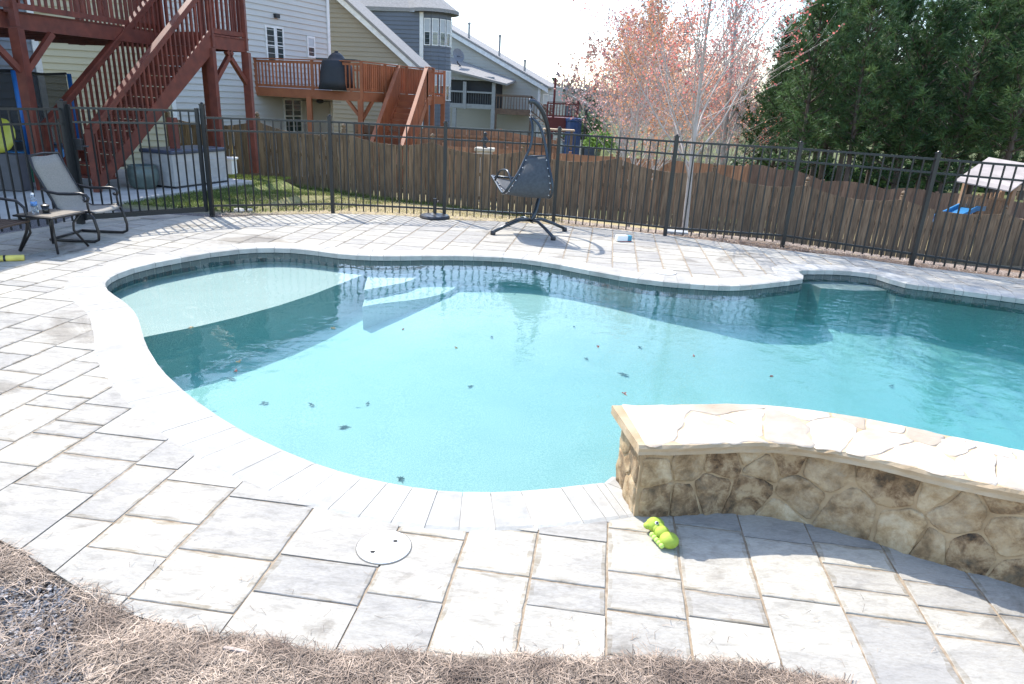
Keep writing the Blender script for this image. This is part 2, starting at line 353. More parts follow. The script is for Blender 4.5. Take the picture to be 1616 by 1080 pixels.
def pavers():
    base = MB(); tess_prism(base, deck_key, -.07, -.0045, ok=lambda p: not inside(p, hole_in)); 
    dk = thing('patio', (0, 0, 0), None, None); tag(dk, kind='structure')
    base.build('joint_bed', M_joint, dk)
    dr = Vector((.124, .992)).normalized(); cr = Vector((dr.y, -dr.x))
    org = V2(G(957, 930))
    mb = MB(); rnd = random.Random(11)
    okp = lambda p: not inside(p, hole_in) and not inside(p, hole_cut) and inside(p, deck)
    keep = [p for p in deck]
    # columns
    cols = [0]; 
    while cols[-1] < 12: cols.append(cols[-1]+(.305 if cols[-1] < 1.7 else rnd.choice([.305,.305,.40,.23])))
    neg = [0]
    while neg[-1] > -9: neg.append(neg[-1]-(.305 if neg[-1] > -.9 else rnd.choice([.305,.36,.42,.305,.23])))
    cols = sorted(set(neg[1:]+cols))
    for ci in range(len(cols)-1):
        c0, c1 = cols[ci], cols[ci+1]; y = -3+rnd.random()*.5
        while y < 13:
            L = rnd.choice([.46,.46,.40,.305,.305,.23,.155] if c1-c0 < .33 else [.305,.46,.56,.40,.23])
            q = [org+cr*a+dr*b_ for a, b_ in ((c0, y), (c1, y), (c1, y+L), (c0, y+L))]; y += L
            cen = (q[0]+q[2])/2
            near = cen.length < 6.5
            g = .0035 if near else .005
            qq = shrink(q, g)
            if len(qq) < 3: continue
            if near:   # chipped, slightly wavy edges
                r_ = resample(qq+[qq[0]], .045)[:-1]
                qq = [p+(cen-p).normalized()*abs(noise.noise(Vector((p.x*17, p.y*17, ci))))*.007 for p in r_]
            ins = [inside(p, deck) and not inside(p, hole_cut) for p in qq]
            tz = rnd.uniform(-.0015, .0015); tn = rnd.random()
            if all(ins): pass
            else:
                rr = deck_key
                for k in range(4):
                    a, b_ = q[k], q[(k+1) % 4]; e = (b_-a).normalized(); nn = Vector((e.y, -e.x))
                    rr = clip_half(rr, a-nn*g, nn)
                    if len(rr) < 3: break
                if len(rr) < 3 or abs(area(rr)) < .002: continue
                qq = rr
                tess_prism(mb, qq, -.02, tz, tn, okp); continue
            n_ = len(qq); ch = .003 if near else .004
            top = [p+(cen-p).normalized()*ch*1.2 for p in qq]
            vs = [(p.x, p.y, -.02) for p in qq]+[(p.x, p.y, tz-ch) for p in qq]+[(p.x, p.y, tz) for p in top]
            tn = min(.98, max(.02, tn)); vs += [(*(p+(cen-p).normalized()*(.012+.02*abs(noise.noise(Vector((p.x*9, p.y*9, 7)))))), tz+.00005) for p in top]
            fs = [(i, (i+1) % n_, n_+(i+1) % n_, n_+i) for i in range(n_)]+[(n_+i, n_+(i+1) % n_, 2*n_+(i+1) % n_, 2*n_+i) for i in range(n_)]
            f2_ = [(2*n_+i, 2*n_+(i+1) % n_, 3*n_+(i+1) % n_, 3*n_+i) for i in range(n_)]
            o_ = len(mb.v); mb.add(vs, fs, tn+2); mb.f += [tuple(k+o_ for k in f) for f in f2_]; mb.t += [tn+2]*n_; mb.f.append(tuple(range(o_+3*n_, o_+4*n_))); mb.t.append(tn)
    mb.build('pavers', M_paver, dk)
    # coping stones
    cp = MB(); W_ = .30; acc = 0; start = 0; rnd = random.Random(3)
    L1end = len(pool)
    outp = [pool[i]+pool_norm(i)*W_ for i in range(NP)]; inn = [pool[i]-pool_norm(i)*.025 for i in range(NP)]
    def wallside(i): return min((pool[i]-b_).length for b_ in back) < .07
    i = 0
    while i < NP:
        if wallside(i): i += 1; continue
        j = i+(1 if pool[i].x > 2.9 and pool[i].y > 7.2 else 2)
        if rnd.random() < .3: j += 1
        while j > i+1 and (wallside((j-1) % NP) or wallside(j % NP)): j -= 1
        a, b_, c, d_ = inn[i], inn[j % NP], outp[j % NP], outp[i]
        if (c-d_).cross(d_-a) > 0 and False: pass
        cen = (a+b_+c+d_)/4; q = [a, b_, c, d_]
        q = [p for p in q]
        def sh(p, o, k=.0017): return p+(o-p).normalized()*k
        if (c-d_).dot(b_-a) <= 0: c = d_ = (c+d_)/2; c = c+(b_-a)*.1; d_ = d_-(b_-a)*.1
        A, B_, C_, D_ = sh(a, b_), sh(b_, a), sh(c, d_), sh(d_, c)
        if (C_-D_).dot(B_-A) > 0:
            tz = .006+rnd.uniform(-.001, .001); mid = []
            for s_ in (0, .08, .92, 1):
                for p, q_ in ((A, D_), (B_, C_)): mid.append((p+(q_-p)*s_, tz-(.008 if s_ in (0, 1) else 0)))
            vs = [(p.x, p.y, z) for p, z in mid]+[(A.x, A.y, -.055), (B_.x, B_.y, -.055), (D_.x, D_.y, -.03), (C_.x, C_.y, -.03)]
            cp.add(vs, [(0,1,3,2)[::-1], (2,3,5,4)[::-1], (4,5,7,6)[::-1], (0,8,9,1)[::-1], (6,7,11,10)[::-1], (0,2,4,6,10,8), (1,9,11,7,5,3), (8,10,11,9)], rnd.random())
        i = j
    m = M_paver
    cp.build('coping', mat('coping_stone', (.33, .315, .285), .8, col2=(.44, .425, .385), scale=9, tone=.13, bump=.4, spec=.25), dk)
    # bond beam under the coping so joints show mortar
    bb = MB()
    for i in range(NP):
        j = (i+1) % NP
        if wallside(i) and wallside(j): continue
        a, b_, c, d_ = pool_in[i], pool_in[j], outp[j]-pool_norm(j)*.02, outp[i]-pool_norm(i)*.02
        bb.add([(p.x, p.y, .0015) for p in (a, b_, c, d_)], [(3,2,1,0)])
    bb.build('coping_mortar', mat('mortar', (.42, .39, .34), .9, bump=.2), dk)
pavers()

# ------------------------------------------------------------------ pool shell
WL = -.06       # water line
shelf_line = [Vector(p) for p in [(-3.9,4.9),(-3.36,5.45),(-2.78,6.03),(-2.47,6.45),(-2.22,7.0),(-2.0,7.55),(-1.8,8.1),(-1.66,8.9)]]
def lerpt(x, xs, ys):
    if x <= xs[0]: return ys[0]
    for i in range(len(xs)-1):
        if x <= xs[i+1]: t = (x-xs[i])/(xs[i+1]-xs[i]); return ys[i]+(ys[i+1]-ys[i])*t
    return ys[-1]
def floor_z(x, y):
    far = lerpt(x, [-2.2,-1.6,-.9,1.2,2.0,3.4,5.0,7.0], [.60,.58,.38,.36,.40,.60,.62,.66])
    mid = lerpt(x, [-3,-1.2,0,2.2,4.2,7], [.62,.60,.58,.64,1.0,1.15])
    t = max(0, min(1, (7.5-y)/2.2)); t = t*t*(3-2*t)
    return -(far+(mid-far)*t)
def pool_mat():
    m = bpy.data.materials.new('pool_plaster'); m.use_nodes = True; n = m.node_tree.nodes; l = m.node_tree.links
    b = n['Principled BSDF']; b.inputs['Roughness'].default_value = .7
    tc = n.new('ShaderNodeTexCoord')
    def nz(s, d=3, dist=0):
        q = n.new('ShaderNodeTexNoise'); q.inputs['Scale'].default_value = s; q.inputs['Detail'].default_value = d; q.inputs['Distortion'].default_value = dist; l.new(tc.outputs['Object'], q.inputs['Vector']); return q.outputs[0]
    r_ = n.new('ShaderNodeValToRGB'); l.new(nz(110, 2), r_.inputs[0]); e = r_.color_ramp.elements
    e[0].position = .38; e[0].color = (.27, .32, .32, 1); e[1].position = .62; e[1].color = (.40, .455, .445, 1)
    r2 = n.new('ShaderNodeValToRGB'); l.new(nz(2.2, 5, .5), r2.inputs[0]); e = r2.color_ramp.elements  # broad mottle: faint caustic ripple light put into the plaster colour
    e[0].position = .3; e[0].color = (.90, .93, .93, 1); e[1].position = .6; e[1].color = (1, 1, 1, 1)
    x = n.new('ShaderNodeMix'); x.data_type = 'RGBA'; x.blend_type = 'MULTIPLY'; x.inputs[0].default_value = 1; l.new(r_.outputs[0], x.inputs[6]); l.new(r2.outputs[0], x.inputs[7])
    l.new(x.outputs[2], b.inputs['Base Color']); return m
M_pool = pool_mat()
def tile_mat():
    m = bpy.data.materials.new('waterline_tile'); m.use_nodes = True; n = m.node_tree.nodes; l = m.node_tree.links
    b = n['Principled BSDF']; b.inputs['Roughness'].default_value = .25
    at = n.new('ShaderNodeAttribute'); at.attribute_name = 'tone'; r_ = n.new('ShaderNodeValToRGB'); l.new(at.outputs['Fac'], r_.inputs[0]); e = r_.color_ramp.elements
    e[0].color = (.035, .065, .08, 1); e[1].color = (.085, .135, .155, 1); k = e.new(.5); k.color = (.055, .095, .115, 1)
    l.new(r_.outputs[0], b.inputs['Base Color']); return m
def build_pool():
    root = thing('swimming_pool', (0, 0, 0), None, None); tag(root, kind='structure')
    t = MB(); rnd = random.Random(5)
    for i in range(NP):            # tiles are square: one per outline step, two rows
        a, b_ = pool[i], pool[(i+1) % NP]
        for z0, z1 in ((-.03, -.175),):
            g = (b_-a)*.015
            t.add([(a.x+g.x, a.y+g.y, z1), (b_.x-g.x, b_.y-g.y, z1), (b_.x-g.x, b_.y-g.y, z0), (a.x+g.x, a.y+g.y, z0)], [(3,2,1,0)], rnd.random())
    t.build('waterline_tile', tile_mat(), root)
    wl = MB()
    pw = [pool[i]+pool_norm(i)*.004 for i in range(NP)]
    for i in range(NP):
        a, b_ = pw[i], pw[(i+1) % NP]
        wl.add([(a.x, a.y, -1.6), (b_.x, b_.y, -1.6), (b_.x, b_.y, -.02), (a.x, a.y, -.02)], [(3,2,1,0)])
    wl.build('pool_wall', M_pool, root)
    # floor
    fl = MB(); vs = []; nx, ny = 62, 34
    for j in range(ny):
        for i in range(nx):
            x = -4.4+i*.21; y = 1.8+j*.21; vs.append((x, y, floor_z(x, y)))
    fl.add(vs, [(j*nx+i, j*nx+i+1, (j+1)*nx+i+1, (j+1)*nx+i) for j in range(ny-1) for i in range(nx-1)])
    fl.build('pool_floor', M_pool, root, smooth=True)
    # tanning shelf
    sh = MB(); shelf_line = [V2(G(*p, -.20)) for p in [(205,537),(232,531),(340,510),(470,474),(560,439),(612,418),(650,402)]]; sl_ = smooth_line(shelf_line, 1)
    poly = sl_+[Vector((-5, sl_[-1].y)), Vector((-5, 4.9))]
    if area(poly) < 0: poly = poly[::-1]
    tess_prism(sh, poly, -1.5, -.20); sh.build('tanning_shelf', M_pool, root)
    st = MB()
    for px, z in (([(574,458),(612,451),(645,445),(668,432),(672,424)], -.22), ([(572,484),(600,479),(650,474),(690,467),(716,457),(728,444),(732,432)], -.32)):
        p = [V2(G(a, b_, z)) for a, b_ in px]; p = smooth_line(p, 2); p = p+[Vector((p[-1].x-.1, 9)), Vector((-1.9, 9))]
        if area(p) < 0: p = p[::-1]
        tess_prism(st, p, -1.2, z)
    st.build('entry_step', M_pool, root)
    bn = MB(); p = [V2(G(*q, -.30)) for q in [(1283,449),(1300,446),(1400,447),(1414,452),(1408,457),(1350,458),(1300,456)]]
    p = [V2(G(*q, -.15)) for q in [(1278,448),(1284,443),(1400,444),(1420,450),(1406,458.5),(1350,459),(1296,455)]]
    p = p[:1]+[Vector((3.1, 8.3)), Vector((3.2, 8.7)), Vector((4.9, 8.7))]+p[3:]
    if area(p) < 0: p = p[::-1]
    tess_prism(bn, p, -1.3, -.15); bn.build('alcove_bench', M_pool, root)
build_pool()

def water():
    mb = MB(); out = [pool[i]+pool_norm(i)*.03 for i in range(NP)]
    tess_prism(mb, out, -1.55, WL)
    n_ = len(out); mb.add([(p.x, p.y, -1.55) for p in out], [])
    tris = mathutils.geometry.tessellate_polygon([[Vector((p.x, p.y, 0)) for p in out]])
    o = len(mb.v)-n_
    for t in tris:
        a, b_, c = [out[k] for k in t]
        if (b_-a).cross(c-a) > 0: t = (t[0], t[2], t[1])
        mb.f.append(tuple(k+o for k in t)); mb.t.append(.5)
    m = bpy.data.materials.new('water'); m.use_nodes = True; n = m.node_tree.nodes; l = m.node_tree.links
    n.remove(n['Principled BSDF']); mo = n['Material Output']
    tr = n.new('ShaderNodeBsdfTransparent'); gl = n.new('ShaderNodeBsdfGlossy'); gl.inputs['Roughness'].default_value = .0
    fr = n.new('ShaderNodeFresnel'); fr.inputs[0].default_value = 1.33; mx = n.new('ShaderNodeMixShader')
    tc = n.new('ShaderNodeTexCoord'); sx = n.new('ShaderNodeSeparateXYZ'); l.new(tc.outputs['Object'], sx.inputs[0])
    def nz(s, d=2, st=(1, 1, 1), dist=.4):
        mp = n.new('ShaderNodeMapping'); mp.inputs['Scale'].default_value = st; l.new(tc.outputs['Object'], mp.inputs[0])
        q = n.new('ShaderNodeTexNoise'); q.inputs['Scale'].default_value = s; q.inputs['Detail'].default_value = d; q.inputs['Distortion'].default_value = dist; l.new(mp.outputs[0], q.inputs['Vector']); return q.outputs[0]
    # ripples: calm on the left, livelier to the right
    mr = n.new('ShaderNodeMapRange'); mr.inputs[1].default_value = -2.5; mr.inputs[2].default_value = 3.5; mr.inputs[3].default_value = .25; mr.inputs[4].default_value = 1.3; l.new(sx.outputs[0], mr.inputs[0])
    a1 = n.new('ShaderNodeMath'); a1.operation = 'MULTIPLY'; l.new(nz(9, 3), a1.inputs[0]); l.new(mr.outputs[0], a1.inputs[1])
    a2 = n.new('ShaderNodeMath'); a2.operation = 'MULTIPLY_ADD'; l.new(nz(2.4, 2), a2.inputs[0]); a2.inputs[1].default_value = 1.6; l.new(a1.outputs[0], a2.inputs[2])
    bp = n.new('ShaderNodeBump'); bp.inputs['Strength'].default_value = 1; bp.inputs['Distance'].default_value = .0035; l.new(a2.outputs[0], bp.inputs['Height'])
    l.new(bp.outputs[0], gl.inputs['Normal']); l.new(bp.outputs[0], fr.inputs['Normal'])
    l.new(fr.outputs[0], mx.inputs[0]); l.new(tr.outputs[0], mx.inputs[1]); l.new(gl.outputs[0], mx.inputs[2]); l.new(mx.outputs[0], mo.inputs['Surface'])
    va = n.new('ShaderNodeVolumeAbsorption'); va.inputs['Color'].default_value = (.27, .965, .985, 1); va.inputs['Density'].default_value = .55
    vs_ = n.new('ShaderNodeVolumeScatter'); vs_.inputs['Color'].default_value = (.15, .85, 1, 1); vs_.inputs['Density'].default_value = .19; av = n.new('ShaderNodeAddShader'); l.new(va.outputs[0], av.inputs[0]); l.new(vs_.outputs[0], av.inputs[1]); l.new(av.outputs[0], mo.inputs['Volume'])
    tag(mb.build('water', m), kind='structure')
water()

# ------------------------------------------------------------------ stone seat wall
def seat_wall():
    root = thing('stone_seat_wall', (.6, 2.74, 0), 'curved low wall of brown fieldstone with a pale flagstone cap at the pool edge', 'stone wall')
    HC = .345; fr_ = resample(front, .05); bk = offset_open(fr_, .34)
    cum = [0]
    for a, b_ in zip(fr_[:-1], fr_[1:]): cum.append(cum[-1]+(b_-a).length)
    T = cum[-1]
    def at(s):
        s = max(0, min(T, s))
        for i in range(len(cum)-1):
            if s <= cum[i+1]:
                t = (s-cum[i])/(cum[i+1]-cum[i]); p = fr_[i]+(fr_[i+1]-fr_[i])*t; d_ = (fr_[min(i+2, len(fr_)-1)]-fr_[max(i-1, 0)]).normalized(); return p, Vector((d_.y, -d_.x))
        return fr_[-1], Vector((0, -1))
    core = MB(); poly = fr_+bk[::-1]
    tess_prism(core, poly if area(poly) > 0 else poly[::-1], -.8, HC)
    core.build('mortar_core', mat('tan_mortar', (.30, .205, .11), .9, col2=(.44, .32, .19), scale=9, bump=.6, bscale=50), root)
    def px2s(px, py):
        best = None
        for k in range(0, 120):
            s = k*T/120; p, nn = at(s)
            for zz in range(-1, 15):
                z = zz*.028; d_ = Vector((p.x, p.y, z))-CAM; c = d_.dot(fwd); X = PX+FP*d_.dot(rt)/c; Y = PY-FP*d_.dot(up)/c
                e = (X-px)**2+(Y-py)**2
                if best is None or e < best[0]: best = (e, s, z)
        return best[1], best[2]
    seeds_px = [(220,335,60,1),(235,255,45,1),(350,310,60,2),(490,300,70,4),(485,245,30,2),(590,270,45,1),(715,290,60,4),(225,460,60,4),(330,460,45,4),(430,410,60,4),(570,430,90,5),(770,440,80,3),(865,340,85,2),(700,500,30,1),(960,510,95,2),(1120,400,125,4),(1290,430,55,1),(1140,570,90,1),(1350,520,95,2),(1540,470,75,4),(1570,600,90,6),(1420,660,95,5),(1250,625,50,2),(1600,740,60,5),(640,330,25,2)]
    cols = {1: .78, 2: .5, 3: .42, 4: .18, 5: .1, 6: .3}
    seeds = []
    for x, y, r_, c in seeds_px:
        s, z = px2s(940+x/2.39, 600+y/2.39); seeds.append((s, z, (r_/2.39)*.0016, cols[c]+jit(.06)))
    smax = max(s for s, *_ in seeds); rnd = random.Random(4); s = smax+.16
    while s < T:
        for z in (.08, .19, .29): seeds.append((s+rnd.uniform(-.06, .06), z+rnd.uniform(-.03, .03), rnd.uniform(.03, .07), rnd.choice([.15,.2,.45,.75])))
        s += .17
    def stones(seeds, s0, s1, z0, z1, place, gap=.0035, dome=.008, name='face_stone'):
        mb = MB()
        for i, (sx_, sz, r_, tn) in enumerate(seeds):
            p = [Vector((s0, z0)), Vector((s1, z0)), Vector((s1, z1)), Vector((s0, z1))]; c = Vector((sx_, sz))
            for j, (ox, oz, orr, _) in enumerate(seeds):
                if i == j: continue
                o = Vector((ox, oz)); dd = o-c; L = dd.length
                if L > .9 or L < 1e-4: continue
                t = .5+(r_*r_-orr*orr)/(2*L*L); t = max(.15, min(.85, t))
                p = clip_half(p, c+dd*t, dd.normalized())
                if len(p) < 3: break
            if len(p) < 3: continue
            p = shrink(p, gap*(.5+1.1*abs(sin(i*7.3)))) 
            if len(p) < 3 or abs(area(p)) < .0006: continue
            for _ in range(1):
                q = []
                for k in range(len(p)): a, b_ = p[k], p[(k+1) % len(p)]; q += [a*.90+b_*.10, a*.10+b_*.90]
                p = q
            cen = sum(p, Vector((0, 0)))/len(p)
            p = resample(p+[p[0]], .03)[:-1]
            p = [cen+(v-cen)*(1+.16*noise.noise(Vector((v.x*13, v.y*13, i)))+.05*noise.noise(Vector((v.x*45, v.y*45, i)))) for v in p]
            rings = [(1.0, -.003), (.975, dome*.7), (.9, dome), (.6, dome), (.3, dome)]
            vs = []; n_ = len(p)
            for sc_, dz in rings:
                for v in p:
                    q = cen+(v-cen)*sc_; hgt = dz+(dome*1.6*noise.noise(Vector((q.x*16, q.y*16, i*3.1))) + dome*.45*noise.noise(Vector((q.x*60, q.y*60, i))) if dz > 0 else 0)
                    vs.append(place(q.x, q.y, hgt))
            vs.append(place(cen.x, cen.y, dome))
            fs = [(k*n_+a, k*n_+(a+1) % n_, (k+1)*n_+(a+1) % n_, (k+1)*n_+a) for k in range(len(rings)-1) for a in range(n_)]
            fs += [((len(rings)-1)*n_+a, (len(rings)-1)*n_+(a+1) % n_, len(rings)*n_) for a in range(n_)]
            mb.add(vs, fs, tn)
        return mb
    def pf(s, z, h): p, nn = at(s); return (p.x+nn.x*h, p.y+nn.y*h, z)
    m = bpy.data.materials.new('fieldstone'); m.use_nodes = True; n = m.node_tree.nodes; l = m.node_tree.links
    b = n['Principled BSDF']; b.inputs['Roughness'].default_value = .85; b.inputs['Specular IOR Level'].default_value = .25
    tc = n.new('ShaderNodeTexCoord'); atn = n.new('ShaderNodeAttribute'); atn.attribute_name = 'tone'
    def nz(s_, d_=6, dist=.3):
        q = n.new('ShaderNodeTexNoise'); q.inputs['Scale'].default_value = s_; q.inputs['Detail'].default_value = d_; q.inputs['Distortion'].default_value = dist; q.inputs['Roughness'].default_value = .7; l.new(tc.outputs['Object'], q.inputs['Vector']); return q.outputs[0]
    def ramp(f, st):
        r_ = n.new('ShaderNodeValToRGB'); l.new(f, r_.inputs[0]); e = r_.color_ramp.elements
        e[0].position, e[0].color = st[0][0], (*st[0][1], 1); e[1].position, e[1].color = st[-1][0], (*st[-1][1], 1)
        for p_, c_ in st[1:-1]: k = e.new(p_); k.color = (*c_, 1)
        return r_.outputs[0]
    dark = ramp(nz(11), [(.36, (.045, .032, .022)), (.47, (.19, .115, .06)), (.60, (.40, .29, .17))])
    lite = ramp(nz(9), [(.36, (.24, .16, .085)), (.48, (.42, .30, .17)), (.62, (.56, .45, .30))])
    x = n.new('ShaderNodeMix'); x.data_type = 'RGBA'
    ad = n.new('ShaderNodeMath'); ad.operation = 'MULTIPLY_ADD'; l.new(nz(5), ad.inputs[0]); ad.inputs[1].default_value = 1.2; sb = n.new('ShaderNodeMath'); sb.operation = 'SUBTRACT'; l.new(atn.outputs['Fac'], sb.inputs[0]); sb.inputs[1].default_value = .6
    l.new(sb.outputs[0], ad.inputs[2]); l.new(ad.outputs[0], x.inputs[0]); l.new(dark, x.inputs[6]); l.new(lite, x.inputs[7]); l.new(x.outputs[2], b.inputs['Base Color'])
    bp = n.new('ShaderNodeBump'); bp.inputs['Strength'].default_value = .8; bp.inputs['Distance'].default_value = .008; l.new(nz(40), bp.inputs['Height']); l.new(bp.outputs[0], b.inputs['Normal'])
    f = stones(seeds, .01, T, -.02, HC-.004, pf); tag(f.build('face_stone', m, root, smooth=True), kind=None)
    # end face
    a0, b0 = fr_[0], bk[0]; ed = (b0-a0).normalized(); en = Vector((-ed.y, ed.x)) if Vector((-ed.y, ed.x)).x < 0 else Vector((ed.y, -ed.x))
    es = [(.08,.25,.06,.3),(.24,.27,.06,.55),(.1,.08,.07,.7),(.25,.1,.06,.25),(.17,.18,.03,.6),(.2,-.1,.07,.2),(.3,-.2,.07,.4)]
    f2 = stones(es, .01, .33, -.3, HC-.004, lambda s, z, h: (a0.x+ed.x*s+en.x*h, a0.y+ed.y*s+en.y*h, z)); f2.build('end_stone', m, root, smooth=True)
    # cap: base slab and flagstones
    cfr = [p+Vector(at(c)[1])*.045 for p, c in zip(fr_, cum)]; cbk = [p-Vector(at(c)[1])*.045 for p, c in zip(bk, cum)]
    d0 = (fr_[1]-fr_[0]).normalized(); cfr[0] = cfr[0]-d0*.03; cbk[0] = cbk[0]-d0*.05
    M_cap = mat('flagstone', (.42, .33, .24), .8, col2=(.58, .52, .44), scale=3.5, tone=.25, bump=.5, bscale=30, spec=.2)
    slab = MB(); vs = []; nS = len(cfr)
    prof = [(0, HC+.001, 0), (0, HC+.016, -.004), (0, HC+.034, .003), (0, HC+.047, -.006)]
    for i in range(nS):
        row = []
        for k, (t, z, o_) in enumerate(prof):
            j_ = .008*noise.noise(Vector((cum[i]*22, k*2.1, 0)))+.005*noise.noise(Vector((cum[i]*70, k*3, 5)))
            nn = at(cum[i])[1]; row.append((cfr[i].x+nn.x*(o_+j_), cfr[i].y+nn.y*(o_+j_), z+.003*noise.noise(Vector((cum[i]*30, k, 9)))))
        for k, (t, z, o_) in enumerate(prof[::-1]):
            j_ = .007*noise.noise(Vector((cum[i]*22, k*2.1, 40)))
            nn = at(cum[i])[1]; row.append((cbk[i].x-nn.x*(o_+j_), cbk[i].y-nn.y*(o_+j_), z))
        vs += row
    R_ = 8; fs = [(i*R_+k, i*R_+(k+1) % R_, (i+1)*R_+(k+1) % R_, (i+1)*R_+k) for i in range(nS-1) for k in range(R_)]+[tuple(range(R_)), tuple((nS-1)*R_+k for k in range(R_))[::-1]]
    slab.add(vs, fs, .55); cap = slab.build('cap', mat('shaded_cap_edge', (.36, .25, .14), .85, col2=(.50, .39, .26), scale=6, bump=.6, bscale=30), root)  # tan cap stone, shade of the edge face put into its colour
    rnd = random.Random(9); cs = []; s = .05
    cs_px = [(250,130),(450,170),(520,95),(560,140),(700,160),(760,110),(900,190),(985,150),(1080,245),(1030,165),(1260,215),(1340,280),(1200,300),(1500,265),(1440,330),(1560,360),(1600,270)]
    cs = []
    W_ = .42
    for x_, y_ in cs_px:
        p = G(940+x_/2.39, 600+y_/2.39, HC+.05); best = min(range(nS), key=lambda i: abs((V2(p)-cfr[i]).dot((cfr[min(i+1, nS-1)]-cfr[max(i-1, 0)]).normalized()))+ .2*(V2(p)-cfr[i]).length)
        t = (V2(p)-cfr[best]).length; cs.append((cum[best], min(.38, max(.04, t)), .03, rnd.random()))
    s = max(c[0] for c in cs)+.2
    while s < T: cs.append((s, .11, .05, rnd.random())); cs.append((s+.15, .3, .05, rnd.random())); s += .33
    def pc(s, t, h):
        p, nn = at(s); return (p.x+nn.x*(.045-t), p.y+nn.y*(.045-t), HC+.0488+h)
    f3 = stones(cs, -.02, T, .006, W_, pc, gap=.0013, dome=.0016); f3.build('cap_stone', M_cap, cap, smooth=True)
    for o in [c_ for c_ in root.children]+list(cap.children):
        for v in o.data.vertices:
            if v.co.z > 0: v.co.z *= 1+.13*max(0, min(1, (v.co.x-1.0)/1.1))
seat_wall()

# ------------------------------------------------------------------ iron fence
posts = [V2(G(*p)) for p in [(335,338),(525.5,334),(701,342),(873,352),(1049,372),(1235,385),(1438,415)]]
d_ = (posts[-1]-posts[-2]).normalized(); posts += [posts[-1]+Vector((.82, -.57))*1.7, posts[-1]+Vector((.82, -.57))*3.4]
def fence_panel(mb, a, b_, h=1.375, zb=.0, gate=False, z_low=.12):
    L = (b_-a).length; d = (b_-a)/L; n = int(round(L/.115))
    for z, t in ((h-.02, .028), (h-.19, .025), (zb+z_low, .028)):
        mb.bar((a.x, a.y, z+zb*0), (b_.x, b_.y, z), .022, t)
    for i in range(1, n):
        p = a+d*(L*i/n); mb.bar((p.x, p.y, zb+.02), (p.x, p.y, h-.02), .017, .017)
def post(mb, p, h=1.42, w_=.052, z0=-.1):
    mb.box((p.x, p.y, (h+z0)/2), (w_, w_, h-z0)); mb.box((p.x, p.y, h+.008), (w_+.012, w_+.012, .016)); mb.lathe((p.x, p.y, h+.016), [(.02, 0), (.022, .012), (.012, .024)], 8)
f = thing('iron_fence', (posts[0].x, posts[0].y, 0), 'long black metal picket fence running along the far side of the pool patio', 'fence')
for a, b_ in zip(posts[:-1], posts[1:]):
    mb = MB(); d = (b_-a).normalized()*.027; fence_panel(mb, a+d, b_-d); mb.build('picket_panel', M_iron, f)
for p in posts:
    mb = MB(); post(mb, p, 1.52 if p is posts[0] else 1.42, .056 if p is posts[0] else .052); mb.build('post', M_iron, f)
g0 = V2(G(128, 353)); lf = [g0, g0+Vector((-.25, -.73))*2.2, g0+Vector((-.25, -.73))*4.4]
f = thing('iron_fence', (g0.x, g0.y, 0), 'black metal picket fence behind the patio chair at the left edge', 'fence')
for a, b_ in zip(lf[:-1], lf[1:]): mb = MB(); fence_panel(mb, a, b_, 1.44, .03); mb.build('picket_panel', M_iron, f)
for k, p in enumerate(lf): mb = MB(); post(mb, p, 1.5 if k == 0 else 1.47, .075 if k == 0 else .052); mb.build('post', M_iron, f)
# gate
ga, gb = g0+(posts[0]-g0).normalized()*.06, posts[0]-(posts[0]-g0).normalized()*.08
gt = thing('pool_gate', (ga.x, ga.y, 0), 'black metal pool gate closed between the tall latch post and the hinge post', 'gate')
mb = MB(); fence_panel(mb, ga, gb, 1.46, .06, z_low=.04); mb.bar((ga.x, ga.y, .07), (gb.x, gb.y, .07), .03, .05); mb.build('picket_panel', M_iron, gt)
for p in (ga, gb): mb = MB(); mb.box((p.x, p.y, .76), (.045, .045, 1.44)); mb.build('gate_stile', M_iron, gt)
mb = MB(); q = ga+Vector((.05, .05)); mb.box((q.x, q.y-.03, 1.0), (.09, .05, .14)); mb.tube([(q.x, q.y-.05, .98), (q.x+.12, q.y-.02, .98)], .012); mb.build('latch', M_dark, gt, bevel=.008)

